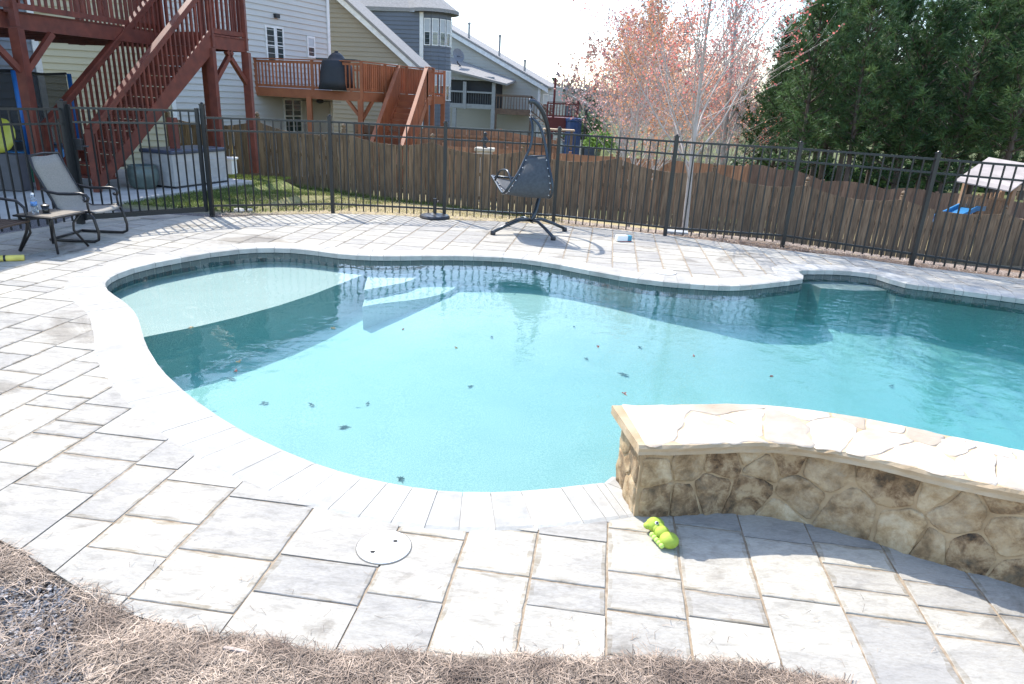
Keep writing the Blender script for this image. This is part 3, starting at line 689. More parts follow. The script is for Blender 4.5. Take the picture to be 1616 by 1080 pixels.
# ------------------------------------------------------------------ wooden fences
def wood_fence(top_px, y0, y1, label, m, h=1.5, bw=.135, gap=.014, sag=.16, gapmax=.4, front_rails=False, xr=None, ndiv=3, caps=True, zb=None):
    # top_px: the peaks of the scallops; y0, y1 distance at the ends
    k = len(top_px); pk = []
    for i, (px, py) in enumerate(top_px):
        y = y0+(y1-y0)*i/(k-1); pk.append(D(px, py, y))
    root = thing('wooden_fence', (pk[0].x, pk[0].y, pk[0].z-h), label, 'fence')
    rnd = random.Random(int(pk[0].x*10)); 
    for a, b_ in zip(pk[:-1], pk[1:]):
        mb = MB(); L = (b_-a).length; n = max(3, int(round(L/(bw+gap)))); d = (b_-a)
        hd = Vector((d.x, d.y, 0)).normalized(); nn = Vector((-hd.y, hd.x, 0))
        for i in range(n):
            t0 = i/n; t1 = (i+1)/n; tt = (t0+t1)/2; z = lambda t: a.z+d.z*t-sag*4*t*(1-t)*(1.0)
            p0 = a+d*t0; p1 = a+d*(t1-gap/L*(1 if rnd.random() < gapmax+.3 else .2)); zb_ = a.z+d.z*tt-h-rnd.uniform(0, .05); off = nn*rnd.uniform(-.004, .004)
            lean = hd*rnd.uniform(-.006, .006)
            q = [Vector((p0.x, p0.y, zb_))+off, Vector((p1.x, p1.y, zb_))+off, Vector((p1.x, p1.y, z(t1)))+off+lean, Vector((p0.x, p0.y, z(t0)))+off+lean]
            mb.ext(q, nn*.016, rnd.random())
        mb.build('board_panel', m, root)
        rl = MB()
        for zz in (.28, .85, 1.3 if h > 1.4 else 1.1):
            s_ = -.045 if front_rails else .045
            rl.bar(Vector((a.x, a.y, a.z-h+zz*h/1.5))+nn*s_, Vector((b_.x, b_.y, b_.z-h+zz*h/1.5))+nn*s_, .035, .085)
        rl.build('rail', m, root)
    for p in pk:
        mb = MB(); s_ = Vector((0, 0, 0)); mb.box((p.x, p.y+.07, p.z-h/2+.02), (.09, .09, h+.1)); 
        if caps: mb.lathe((p.x, p.y+.07, p.z+.07), [(.06, 0), (.06, .015), (.03, .03), (.05, .06), (.055, .09), (.03, .125), (.004, .14)], 10)
        mb.build('post', m, root, smooth=False)
    return root
wf = [(262,183),(405,191),(542,209),(682,225),(826,239),(975,250),(1128,271),(1275,293),(1426,315),(1587,337),(1760,362)]
wood_fence(wf, 17.2, 17.6, 'brown weathered picket fence with scalloped top and small gaps between boards', M_fence, h=1.52)
wood_fence([(560,196),(640,203),(700,203),(790,207),(880,222)], 25, 26.5, 'orange cedar fence section below the neighbours wooden deck', M_fence2, h=1.7, sag=.0, front_rails=True, gap=.006, caps=False)
wood_fence([(700,230),(800,236),(900,243),(965,247),(1050,252),(1180,263)], 22, 24, 'reddish wooden fence with flat top behind the swing chair', M_fence2, h=1.75, sag=.02, gap=.006, caps=False)
wood_fence([(1168,264),(1225,268),(1300,287),(1400,300),(1480,306),(1560,318),(1660,332)], 25, 24, 'dark brown solid fence in front of the pine trunks', wood('brown_cedar', (.10, .055, .035), (.20, .12, .08)), h=1.75, sag=-.12, gap=.004, caps=False)

# ------------------------------------------------------------------ buildings
def lap(poly, O, d, n, m, parent, name='wall', bh=.18, thick=.25):
    """lap siding: poly in (u,z) on the plane through O along d, outward normal n"""
    mb = MB(); O = Vector((O[0], O[1], 0)); d = Vector((d[0], d[1], 0)).normalized(); n = Vector((n[0], n[1], 0)).normalized()
    z0 = min(p.y for p in poly); z1 = max(p.y for p in poly); z = math.floor(z0/bh)*bh; k = 0
    while z < z1:
        q = clip_half(clip_half(poly, Vector((0, z+bh)), Vector((0, 1))), Vector((0, z)), Vector((0, -1)))
        if len(q) > 2:
            vs = [O+d*p.x+Vector((0, 0, p.y))+n*(.035*(z+bh-p.y)/bh) for p in q]
            mb.add(vs, [tuple(range(len(vs)))], .5)
            lo = [p for p in q if p.y < z+1e-4]
            if len(lo) > 1:
                a, b_ = min(p.x for p in lo), max(p.x for p in lo)
                mb.add([O+d*a+Vector((0, 0, z))+n*.035, O+d*b_+Vector((0, 0, z))+n*.035, O+d*b_+Vector((0, 0, z)), O+d*a+Vector((0, 0, z))], [(0,1,2,3)])
        z += bh
    mb.ext([O+d*p.x+Vector((0, 0, p.y))-n*.01 for p in poly], -n*thick)
    return mb.build(name, m, parent)
def panel(mb, O, d, n, u0, u1, z0, z1, t=.03, o=0., tone=.5):
    O = Vector((O[0], O[1], 0)); d = Vector((d[0], d[1], 0)).normalized(); n = Vector((n[0], n[1], 0)).normalized()
    mb.ext([O+d*u+Vector((0, 0, z))+n*o for u, z in ((u0, z0), (u1, z0), (u1, z1), (u0, z1))], n*t, tone)
def uz(px, py, O, d):
    p = V(px, py, O, d); dd = Vector((d[0], d[1])).normalized(); return Vector(((V2(p)-Vector((O[0], O[1]))).dot(dd), p.z))
def window(O, d, n, pa, pb, parent, blind=.5, name='window', mull=0, px=True, fw=.07):
    if px: a = uz(*pa, O, d); b_ = uz(*pb, O, d)
    else: a, b_ = Vector(pa), Vector(pb)
    u0, u1 = sorted((a.x, b_.x)); z0, z1 = sorted((a.y, b_.y)); fr = MB()
    panel(fr, O, d, n, u0-fw, u1+fw, z1, z1+fw, .05); panel(fr, O, d, n, u0-fw, u1+fw, z0-fw, z0, .06)
    panel(fr, O, d, n, u0-fw, u0, z0, z1, .05); panel(fr, O, d, n, u1, u1+fw, z0, z1, .05)
    panel(fr, O, d, n, u0, u1, (z0+z1)/2-.02, (z0+z1)/2+.02, .045)
    for k in range(mull): um = u0+(u1-u0)*(k+1)/(mull+1); panel(fr, O, d, n, um-.03, um+.03, z0, z1, .05)
    f_ = fr.build(name, M_trim, parent)
    g_ = MB(); panel(g_, O, d, n, u0, u1, z0, z1, .012, .02); g_.build('pane', M_glass, f_)
    if blind:
        b2 = MB(); panel(b2, O, d, n, u0+.01, u1-.01, z1-(z1-z0)*blind, z1, .006, .034); b2.build('blind', M_blind, f_)
    return f_

# --- own red deck on the left
WA = Vector((.3, .954)); NA = Vector((.954, -.3)); B0 = Vector((-6.22, 14.45)); ZB, ZT = 2.47, 2.70
rd = thing('red_deck', (B0.x, B0.y, 0), 'tall dark red stained wood deck with posts at the left edge', 'deck')
A0 = V2(G(70, 300)); e0 = A0-WA*6; 
def P3(p, z): return Vector((p.x, p.y, z))
edge_far = B0-NA*1.02+WA*1.1; WD = (edge_far-e0).normalized()
def red_post(p, w_=.15, z1=ZB): mb = MB(); mb.box((p.x, p.y, z1/2), (w_, w_, z1)); return mb.build('post', M_red, rd)
inner = [A0, A0-WA*3.0, B0-NA*1.05+WA*.2, V2(G(283, 292))]
pB, pC = B0, B0+WA*1.05
for p in [A0, A0-WA*3.0, pB, pC, pC-NA*1.05]: red_post(p)
red_post(V2(G(283, 292)), .13, 1.2)
mb = MB(); mb.bar(P3(e0, (ZB+ZT)/2), P3(edge_far, (ZB+ZT)/2), .05, ZT-ZB)
mb.bar(P3(pB-NA*1.05-NA*0, (ZB+ZT)/2), P3(pB, (ZB+ZT)/2), .05, ZT-ZB); mb.bar(P3(pB, (ZB+ZT)/2), P3(pC, (ZB+ZT)/2), .055, ZT-ZB); mb.bar(P3(pC, (ZB+ZT)/2), P3(pC-NA*1.2, (ZB+ZT)/2), .05, ZT-ZB)
for k in range(30):
    p = e0+WD*(.35+k*.41)
    if (p-e0).length < (edge_far-e0).length: mb.bar(P3(p-NA*.04, ZB+.12), P3(p-NA*3.6, ZB+.12), .04, .19)
mb.build('beam', M_red, rd)
mb = MB()
dl = (edge_far-e0).length; k = 0
while k*.145 < 3.6:
    a = e0-NA*(.07+k*.145); mb.bar(P3(a, ZT+.02), P3(a+WD*dl, ZT+.02), .137, .03, tone=random.random()); k += 1
for k in range(8):
    a = pB+WA*(.07+k*.14); mb.bar(P3(a-NA*1.05, ZT+.019), P3(a+NA*.04, ZT+.019), .134, .03, tone=random.random())
mb.build('decking', M_red, rd)
def rail_run(a, b_, za, zb, parent, m, h=1.0, sp=.125, name='railing', posts_=(True, True), bw=.036, cap=.13):
    mb = MB(); L = (b_-a).length; d = (b_-a)/L; n = max(2, int(L/sp))
    zz = lambda t: za+(zb-za)*t
    mb.bar(P3(a, za+h), P3(b_, zb+h), cap, .035); mb.bar(P3(a, za+h-.09), P3(b_, zb+h-.09), .035, .085); mb.bar(P3(a, za+.1), P3(b_, zb+.1), .035, .085)
    for i in range(n+1):
        t = i/n; p = a+d*L*t; mb.bar(P3(p, zz(t)+.06), P3(p, zz(t)+h-.06), bw, bw, upv=(d.x, d.y, 0), tone=random.random())
    if posts_[0]: mb.bar(P3(a, za-.2), P3(a, za+h+.0), .095, .095)
    if posts_[1]: mb.bar(P3(b_, zb-.2), P3(b_, zb+h+.0), .095, .095)
    return mb.build(name, m, parent)
off = NA*.0
rail_run(e0, A0+WA*.0, ZT, ZT, rd, M_red); rail_run(A0, B0-NA*1.05-WA*.1, ZT, ZT, rd, M_red, posts_=(False, True))
rail_run(pB+WA*.05, pC, ZT, ZT, rd, M_red); rail_run(pC, pC-NA*1.05, ZT, ZT, rd, M_red, posts_=(False, True))
for p in (A0+WA*.02, B0-NA*1.05-WA*.1): mb = MB(); mb.bar(P3(p-NA*.06, ZT), P3(p-NA*.06, 6.25), .14, .14); mb.build('roof_post', M_red, rd)
# porch roof over the deck (above the frame): its eave throws the shade over the chair
E0, E1 = Vector((-8.75, 7.4)), Vector((-7.72, 14.9)); mb = MB(); mb.ext([P3(E0, 6.3), P3(E1, 6.3), P3(E1-NA*5.5, 7.6), P3(E0-NA*5.5, 7.6)], (0, 0, .16)); mb.build('porch_roof', M_shingle, rd)
# far side railing of the deck
fa = edge_far-NA*.1; rail_run(fa, fa-NA*3.4, ZT, ZT, rd, M_red)
mb = MB()
for p, dirs in ((A0, (WA, -WA)), (pB, (WA,)), (pC, (-WA,)), ):
    for d in dirs: mb = MB(); mb.bar(P3(p, ZB-.62)+Vector((d.x, d.y, 0))*.05, P3(p+d*.6, ZB-.02), .085, .085); mb.build('knee_brace', M_red, rd)
# stairs
ns = 14; rise = ZT/ns; run = 3.02/ns*1.0; sd_ = -WA; s0 = pB-WA*.02
stw = 1.0
st = MB(); 
for side in (0, -stw):
    a = s0+NA*side; b_ = a+sd_*3.02
    q = [P3(a, ZT-.02), P3(a, ZT-.34), P3(b_-sd_*.0, -.0)+Vector((0, 0, -.05)), P3(b_+sd_*.05, .16)]
    st.ext(q, Vector((NA.x, NA.y, 0))*.04)
stairs = st.build('stair_stringer', M_red, rd)
tr = MB(); rs = MB()
for k in range(1, ns):
    z = ZT-rise*k; p = s0+sd_*(run*(k-.5)); 
    for q in (-.068, .068): tr.bar(P3(p-NA*.0+sd_*q, z), P3(p-NA*(stw-.03)+sd_*q, z), .13, .032, tone=random.random())
    pr_ = s0+sd_*(run*(k-1)); rs.bar(P3(pr_, z+rise*.5-.01), P3(pr_-NA*(stw-.03), z+rise*.5-.01), .018, rise*.8, tone=random.random())
tr.build('tread', M_red, rd); rs.build('riser', M_red, rd)
for side in (.03, -stw+.03):
    a = s0+NA*side; b_ = a+sd_*3.0
    rail_run(a, b_, ZT-.05, .03, rd, M_red, h=.98, sp=.115, name='stair_railing', posts_=(False, True))
# slab
sl_px = [G(392,286,.0), G(200,316,.0)]
mb = MB(); a, b_ = V2(sl_px[0]), V2(sl_px[1]); dd = (b_-a).normalized(); a2 = a-dd*.15; b2 = b_+dd*3.2; nn = Vector((dd.y, -dd.x)); nn = nn if nn.x < 0 else -nn
pl = [a2, a2+nn*7, b2+nn*7, b2]
mb.prism(pl if area(pl) > 0 else pl[::-1], -.25, -.002)
tag(mb.build('concrete_slab', M_concrete, bevel=.01), kind='structure')

# --- own house wall behind the deck
hc = V2(D(66, 110, 17.5))
h0 = thing('house', (hc.x, hc.y, 0), 'shaded grey house wall behind the trampoline under the red deck', 'house')
dH = Vector((-.55, -.83)).normalized(); nH = Vector((.83, -.55)).normalized()
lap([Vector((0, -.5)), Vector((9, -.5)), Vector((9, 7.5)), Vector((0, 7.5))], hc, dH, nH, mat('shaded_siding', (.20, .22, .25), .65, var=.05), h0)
mb = MB(); panel(mb, hc, dH, nH, -.0, .14, -.5, 7.5, .05, .02); mb.build('corner_board', M_trim, h0)
wq = window(hc, dH, nH, (1.3, .25), (3.3, 2.15), h0, 0, 'patio_door', 1, px=False)
window(hc, dH, nH, (1.3, 3.2), (3.0, 5.2), h0, .3, 'window', 1, px=False)

# --- house 1: white walls, cream side
W1 = Vector((.4, .917)); N1 = Vector((.917, -.4)); P0 = Vector((-10, 26.2))
h1 = thing('house', (P0.x, P0.y, -1.5), 'white sided house behind the orange deck with french doors', 'house')
cA = P0-W1*3.4; cB = P0+W1*4.62
lap([Vector((0, -2.2)), Vector(((cB-cA).length, -2.2)), Vector(((cB-cA).length, 8.2)), Vector((0, 8.2))], cA, W1, N1, M_white, h1, bh=.2)
sdn = Vector((.12, -.99)).normalized(); sdd = Vector((-.99, -.12)).normalized()
lap([Vector((.0, -2.2)), Vector((11, -2.2)), Vector((11, 5.8)), Vector((5.5, 9.5)), Vector((0, 8.2))], cA, sdd, sdn, M_cream, h1, 'side_wall', bh=.2)
mb = MB(); panel(mb, cB, W1, N1, -.15, .0, -2.2, 8.2, .05, .02); mb.build('corner_board', M_trim, h1); mb = MB(); panel(mb, cA, W1, N1, 0, .13, -2.2, 8.2, .05, .02); mb.build('corner_board', M_trim, h1)
# french doors, window
q1, q2 = uz(420,44,P0,W1), uz(447,100,P0,W1); 
dr_ = window(P0, W1, N1, (419,43), (434,100), h1, 0, 'door', 0); dr_ = window(P0, W1, N1, (435,45), (447,100), h1, 0, 'door', 0)
window(P0, W1, N1, (485,60), (495,89), h1, .5)
window(P0, W1, N1, (448,158), (475,208), h1, 0, 'patio_door', 1)
mb = MB(); 
a_ = uz(434,26,P0,W1); panel(mb, P0, W1, N1, a_.x-.1, a_.x+.1, a_.y-.06, a_.y+.08, .15); mb.build('wall_lamp', M_dark, h1)
mb = MB(); 
q = cB-W1*.3; qa = cA
mb.ext([P3(qa+N1*.45-W1*.4, 8.15), P3(cB+N1*.45+W1*.3, 8.15), P3(cB-N1*5+W1*.3, 11.2), P3(qa-N1*5-W1*.4, 11.2)], (0, 0, .12)); mb.build('roof', M_shingle, h1)

# orange deck on house 1
dkL = V2(V(405, 150, P0, W1))+N1*.03
c1 = V2(D(547, 150, 23.9)); c2 = V2(D(671, 160, 29.0)); c1 = dkL+N1*((c1-dkL).dot(N1)); c2 = c1+W1*5.6; dkR = c2-N1*((c1-dkL).length)
zf = D(547, 146, c1.y).z; zr = D(547, 96, c1.y).z; rh = zr-zf
od = thing('orange_deck', (c1.x, c1.y, -1.6), 'raised orange brown wood deck with stairs on the white house', 'deck')
mb = MB()
for a, b_ in ((dkL, c1), (c1, c2), (c2, dkR)): mb.bar(P3(a, zf-.13), P3(b_, zf-.13), .05, .28)
for k in range(1, 12): t = k/12; mb.bar(P3(dkL+(dkR-dkL)*t, zf-.14), P3(c1+(c2-c1)*t, zf-.14), .04, .2)
mb.build('beam', M_orange, od)
mb = MB(); k = 0
Ld = (c1-dkL).length
while (k+1)*.145 < Ld: a = dkL+N1*(.07+k*.145); mb.bar(P3(a, zf+.02), P3(a+W1*5.6, zf+.02), .137, .03, tone=random.random()); k += 1
mb.build('decking', M_orange, od)
mid = (dkL+c1)/2+N1*.25
rail_run(dkL, mid, zf, zf, od, M_orange, h=rh, sp=.16, bw=.045); rail_run(mid, c1, zf, zf, od, M_orange, h=rh, sp=.16, posts_=(False, True), bw=.045)
for k in range(4):
    a = c1+(c2-c1)*k/4; b_ = c1+(c2-c1)*(k+1)/4
    if k < 3: rail_run(a, b_, zf, zf, od, M_orange, h=rh, sp=.11, bw=.075, posts_=(False, True))
rail_run(c2, dkR, zf, zf, od, M_orange, h=rh, sp=.16)
zg = -1.75
for p in (c1, c1+W1*1.9, c1+W1*3.7, c2, c1-N1*2.2, c2-N1*2):
    mb = MB(); mb.bar(P3(p-N1*.06, zg-.4), P3(p-N1*.06, zf-.2), .17, .17); mb.build('post', M_orange, od)
mb = MB()
for p in (c1, c1+W1*1.9, c1+W1*3.7):
    for s_ in (-1, 1):
        if p is c1 and s_ < 0: d = -N1
        else: d = W1*s_
        mb = MB(); mb.bar(P3(p, zf-.85), P3(p+d*.6, zf-.26), .1, .1); mb.build('knee_brace', M_orange, od)
# its stairs come down towards the camera from the far end
sdn_ = Vector((-.12, -.993)); sx_ = Vector((.993, -.12)); sw = 1.05; S_run = 4.3
topL = V2(V(627, 112, c1, W1))+N1*.05; topR = topL+sx_*sw
mb = MB(); q = topL-sdn_*1.0; mb.ext([P3(topL, zf-.02), P3(topR, zf-.02), P3(topR-sdn_*1.0, zf-.02), P3(q, zf-.02)], (0, 0, .05)); mb.ext([P3(topR, zf-.3), P3(topR-sdn_*1.0, zf-.3), P3(topR-sdn_*1.0, zf), P3(topR, zf)], (-.05, 0, 0)); mb.build('landing', M_orange, od)
rail_run(topR, topR-sdn_*1.0, zf, zf, od, M_orange, h=rh, sp=.13, bw=.05)
for p in (topR, topR-sdn_*.9): mb = MB(); mb.bar(P3(p, zg-.4), P3(p, zf-.1), .15, .15); mb.build('post', M_orange, od)
st = MB(); tr = MB(); 
for p in (topL, topR): 
    e = p+sdn_*S_run; st.ext([P3(p, zf+.0), P3(p, zf-.34), P3(e, zg-.1), P3(e+sdn_*.1, zg+.22)], Vector((sx_.x, sx_.y, 0))*.05)
st.build('stair_stringer', M_orange, od)
n_ = 17
for k in range(1, n_):
    t = (k-.5)/n_; p = topL+sdn_*(S_run*t); z = zf+(zg-zf)*(k/n_); tr.bar(P3(p, z), P3(p+sx_*sw, z), .27, .035, tone=random.random()); tr.bar(P3(p-sdn_*.13, z+.1), P3(p-sdn_*.13+sx_*sw, z+.1), .02, .17)
tr.build('tread', M_orange, od)
for p in (topL, topR): rail_run(p, p+sdn_*S_run, zf, zg+.05, od, M_orange, h=rh, sp=.12, name='stair_railing', bw=.07)

# grill with cover on the orange deck
gp = V2(V(532, 120, c1-N1*1.2, W1))
gr = thing('covered_grill', P3(gp, zf), 'black covered grill standing on the orange deck behind its railing', 'grill')
mb = MB(); rnd = random.Random(2)
mb.lathe(P3(gp, zf+.05), [(.66, 0), (.60, .3), (.55, .7), (.50, .93), (.46, .97), (.30, 1.02), (.24, 1.12), (.14, 1.2), (.07, 1.22), (.06, 1.27)], 14); mb.build('cover', mat('black_cover', (.015, .016, .02), .6, bump=.6, bscale=9), gr, smooth=True)
mb = MB(); mb.bar(P3(gp-N1*.7-W1*.1, zf+1.05), P3(gp+N1*.75+W1*.2, zf+1.05), .4, .05); mb.build('side_shelf', M_dark, gr)
# hanging fan below the deck
fn = V2(V(505, 160, P0+N1*2.2, W1)); fz = V(505, 160, P0+N1*2.2, W1).z
ft = thing('ceiling_fan', P3(fn, fz), 'dark ceiling fan hanging beneath the orange deck', 'ceiling fan')
mb = MB(); mb.lathe(P3(fn, fz-.08), [(.05, 0), (.13, .04), (.13, .13), (.04, .17), (.03, .45)], 12); mb.build('motor', M_dark, ft)
mb = MB()
for k in range(5): a = k*2*pi/5+.2; mb.bar(P3(fn+Vector((cos(a), sin(a)))*.12, fz), P3(fn+Vector((cos(a), sin(a)))*.75, fz), .13, .015)
mb.build('blade', M_dark, ft)

# --- house 2 (tan gable side wall)
def side_house(name_label, cpx, cdep, rake_px, eave_z, zb_, m, dN=N1, roof_over=.35, wlen=14, fl=0, win=None):
    """side wall seen from the camera: rear corner at cpx, ridge side runs away to the left along -N"""
    c = V2(D(cpx, 150, cdep)); O = c; d = -dN
    r1 = uz(*rake_px, O, d); 
    return c, O, d, r1
c = V2(D(650, 150, 34)); h2 = thing('house', (c.x, c.y, -2), 'tan sided house with a long gable roof edge beside the white house', 'house')
dS = Vector((-.985, .17)).normalized(); nS = Vector((-.17, -.985)).normalized()
e_ = uz(648,96,c,dS); r_ = uz(541,-2,c,dS); sl_ = (r_.y-e_.y)/(r_.x-e_.x); up_ = Vector((9.0, e_.y+sl_*9.0))
lap([Vector((0, -3)), Vector((9.0, -3)), up_, Vector((0, e_.y))], c, dS, nS, M_tan, h2, bh=.2)
mb = MB(); Oc = Vector((c.x, c.y, 0)); d3 = Vector((dS.x, dS.y, 0)); n3 = Vector((nS.x, nS.y, 0)); rear = Vector((-nS.x, -nS.y, 0))
def pt(u, z, o=0): return Oc+d3*u+Vector((0, 0, z))+n3*o
u0_, z0_ = -.5, e_.y-sl_*.5
mb.ext([pt(u0_, z0_, .3), pt(9.2, e_.y+sl_*9.2, .3), pt(9.2, e_.y+sl_*9.2, .34-.0), pt(u0_, z0_, .34)], (0, 0, -.28)); mb.build('rake_board', M_trim, h2)
mb = MB(); mb.ext([pt(u0_-.02, z0_+.02, .4), pt(9.2, e_.y+sl_*9.2+.02, .4), pt(9.2, e_.y+sl_*9.2+.02, -1.7), pt(u0_-.02, z0_+.02, -1.7)], (0, 0, .12)); mb.build('roof', M_shingle, h2)
mb = MB(); panel(mb, c, dS, nS, -.0, .16, -3, e_.y, .05, .02); mb.build('corner_board', M_trim, h2)
window(c, dS, nS, (604,103), (626,115), h2, .9)
mb = MB(); mb.tube([pt(-.45, e_.y-.35, .1), pt(-.3, e_.y-.55, .1), pt(-.06, e_.y-.9, .1), pt(-.06, -2.5, .1)], .05); mb.build('downspout', M_trim, h2)
# rear wall of house 2 + porch roof with posts to (700,95)
rw = 0 and lap([Vector((0, -3)), Vector((5, -3)), Vector((5, e_.y-.1)), Vector((0, e_.y-.1))], c, W1, N1, M_tan, h2, 'rear_wall', bh=.2)
# low grey roof continuing right of the rake
pr0 = V(648, 96, c, dS); 
# --- house 3 (slate grey with round bay)
c3 = V2(D(668, 150, 42)); h3 = thing('house', (c3.x, c3.y, -2), 'slate grey house with a rounded two storey window bay', 'house')
zt3 = D(668, 19, 42).z
lap([Vector((0, -4)), Vector((10, -4)), Vector((10, zt3)), Vector((0, zt3))], c3, dS, nS, M_grey, h3, bh=.22)
mb = MB(); panel(mb, c3, dS, nS, -.0, .22, -4, zt3, .05, .02); mb.build('corner_board', M_trim, h3)
# bay: arc from c3 bulging to the right
R3 = 1.45; cen3 = c3+Vector((.35, .9))*1.1; 
ang0 = atan2((c3-cen3).y, (c3-cen3).x); NB = 7; arc = [cen3+Vector((cos(ang0+i*radians(24)), sin(ang0+i*radians(24))))*(c3-cen3).length for i in range(NB+1)]
for i in range(NB):
    a, b_ = arc[i], arc[i+1]; d = (b_-a).normalized(); nn = Vector((d.y, -d.x)); L = (b_-a).length
    lap([Vector((0, -4)), Vector((L, -4)), Vector((L, zt3)), Vector((0, zt3))], a, d, nn, M_grey, h3, 'bay_wall', bh=.22, thick=.1)
    if i < 5:
        for z0, z1 in ((D(690,73,43).z, D(690,34,43).z), (D(690,157,43).z, D(690,113,43).z)):
            window(a, d, nn, (L*.18, z0), (L*.82, z1), h3, .5, px=False, fw=.05)
mb = MB(); ap = P3(cen3+Vector((-2.2, 2.2)), zt3+2.6)
Rr = (c3-cen3).length+.45; ring = [P3(cen3+Vector((cos(ang0+radians(-30)+i*radians(20)), sin(ang0+radians(-30)+i*radians(20))))*Rr, zt3) for i in range(15)]
lf_ = P3(c3-dS*-9.5+nS*.45, zt3)
for a, b_ in zip([lf_]+ring[:-1], ring): mb.ext([a, b_, ap+(Vector((-4,0,.3)) if a is lf_ else Vector((0,0,0)))], (0, 0, .18)) if a is not lf_ else mb.ext([a, b_, ap, ap+Vector((-8, 1, .0))], (0, 0, .18))
mb.build('roof', M_shingle, h3)
# --- house 4 (beige, long rake)
c4 = V2(D(853, 150, 55)); h4 = thing('house', (c4.x, c4.y, -4), 'light beige house with a long sloping roof and screened porch', 'house')
e_ = uz(855,133,c4,dS); r_ = uz(702,43,c4,dS); sl_ = (r_.y-e_.y)/(r_.x-e_.x); um = 14
lap([Vector((0, -6)), Vector((um, -6)), Vector((um, e_.y+sl_*um)), Vector((0, e_.y))], c4, dS, nS, M_beige, h4, bh=.24)
Oc = Vector((c4.x, c4.y, 0))
mb = MB(); mb.ext([pt(-.6, e_.y-sl_*.6, .3), pt(um, e_.y+sl_*um, .3), pt(um, e_.y+sl_*um, .36), pt(-.6, e_.y-sl_*.6, .36)], (0, 0, -.32)); mb.build('rake_board', M_trim, h4)
mb = MB(); mb.ext([pt(-.62, e_.y-sl_*.62+.02, .4), pt(um, e_.y+sl_*um+.02, .4), pt(um, e_.y+sl_*um+.02, -9), pt(-.62, e_.y-sl_*.62+.02, -9)], (0, 0, .14)); mb.build('roof', M_shingle, h4)
for px_, py_, hh in ((734,50,.9),(783,80,1.3),(824,103,.6)):
    q = uz(px_, py_, c4, dS); mb = MB(); base = pt(q.x, e_.y+sl_*q.x-.1, -1.2); mb.tube([base, base+Vector((0, 0, hh+.35))], .09); mb.lathe(base+Vector((0, 0, hh+.35)), [(.13, 0), (.13, .12), (.05, .16)], 10); mb.build('roof_vent', mat('vent_grey', (.3, .3, .29), .5), h4)
mb = MB(); panel(mb, c4, dS, nS, -.0, .2, -6, e_.y, .06, .02); mb.build('corner_board', M_trim, h4)
e5 = W1; lap([Vector((0, -6)), Vector((4.6, -6)), Vector((4.6, e_.y-.1)), Vector((0, e_.y-.1))], c4, e5, N1, M_beige, h4, 'rear_wall', bh=.24)
for pa, pb in (((857,150),(863,178)), ((867,152),(873,178))): window(c4, e5, N1, pa, pb, h4, .5, fw=.08)
# screened porch of house 4
pO = c4+nS*3.2
pa_, pb_ = uz(698,110,pO,dS), uz(800,122,pO,dS); flo = uz(740,172,pO,dS).y
u1_, u0_ = pa_.x, pb_.x+.9
pch = MB(); Oc = Vector((pO.x, pO.y, 0))
scr = MB()
for u in (u0_, (u0_+u1_)/2+.2, u1_-.1): pch.ext([pt(u-.12, flo-.0), pt(u+.12, flo), pt(u+.12, 2.9), pt(u-.12, 2.9)], n3*.2)
for z, t in ((flo+1.1, .12), (flo+.05, .3), (3.0, .3)): pch.ext([pt(u0_, z), pt(u1_, z), pt(u1_, z+t), pt(u0_, z+t)], n3*.14)
for u in (u0_, u1_-1): pch.ext([pt(u-.14, -6), pt(u+.14, -6), pt(u+.14, flo), pt(u-.14, flo)], n3*.2)
pch.build('porch_frame', mat('porch_trim', (.30, .31, .31), .6), h4)
scr.ext([pt(u0_, flo+.1, -.1), pt(u1_, flo+.1, -.1), pt(u1_, 3.0, -.1), pt(u0_, 3.0, -.1)], n3*-.02)
scr.ext([pt(u0_, flo+.1, -.12), pt(u0_, 3.0, -.12), pt(u0_, 3.0, -3), pt(u0_, flo+.1, -3)], d3*.02); scr.build('porch_screen', M_screen, h4)
mb = MB(); mb.ext([pt(u0_-1.0, 2.75, .5), pt(u1_+.5, 3.75, .5), pt(u1_+.5, 4.6, -3), pt(u0_-1.0, 3.1, -3)], (0, 0, .14)); mb.build('porch_roof', M_shingle, h4)
mb = MB()
for k in range(22): u = u0_+(u1_-u0_)*(k+.5)/22; mb.ext([pt(u-.03, flo+.3, .02), pt(u+.03, flo+.3, .02), pt(u+.03, flo+1.1, .02), pt(u-.03, flo+1.1, .02)], n3*.04)
mb.build('porch_baluster', mat('porch_dark', (.07, .075, .08), .6), h4)
# satellite dish
dp = uz(716,100,pO,dS); sdsh = MB(); ctr = pt(dp.x, dp.y+.55, -1.0); 
dsh = thing('satellite_dish', ctr-Vector((0, 0, .6)), 'grey satellite dish mounted on the porch roof of the beige house', 'satellite dish')
ax = Vector((.6, -.7, .35)).normalized(); x_ = ax.cross(Vector((0, 0, 1))).normalized(); y_ = x_.cross(ax)
vs = [ctr]+[ctr+ax*.04+(x_*cos(a)+y_*sin(a))*.28 for a in [k*pi/6 for k in range(12)]]+[ctr+ax*.14+(x_*cos(a)+y_*sin(a))*.5 for a in [k*pi/6 for k in range(12)]]
fs = [(0, 1+k, 1+(k+1) % 12) for k in range(12)]+[(1+k, 13+k, 13+(k+1) % 12, 1+(k+1) % 12) for k in range(12)]
sdsh.add(vs, fs); sdsh.build('dish', mat('dish_grey', (.18, .18, .19), .5), dsh, smooth=True)
mb = MB(); mb.tube([ctr, ctr-Vector((0, 0, .45)), ctr-Vector((-.3, 0, .75))], .045); mb.tube([ctr, ctr+ax*.5-y_*.3], .02); mb.build('arm', M_dark, dsh)
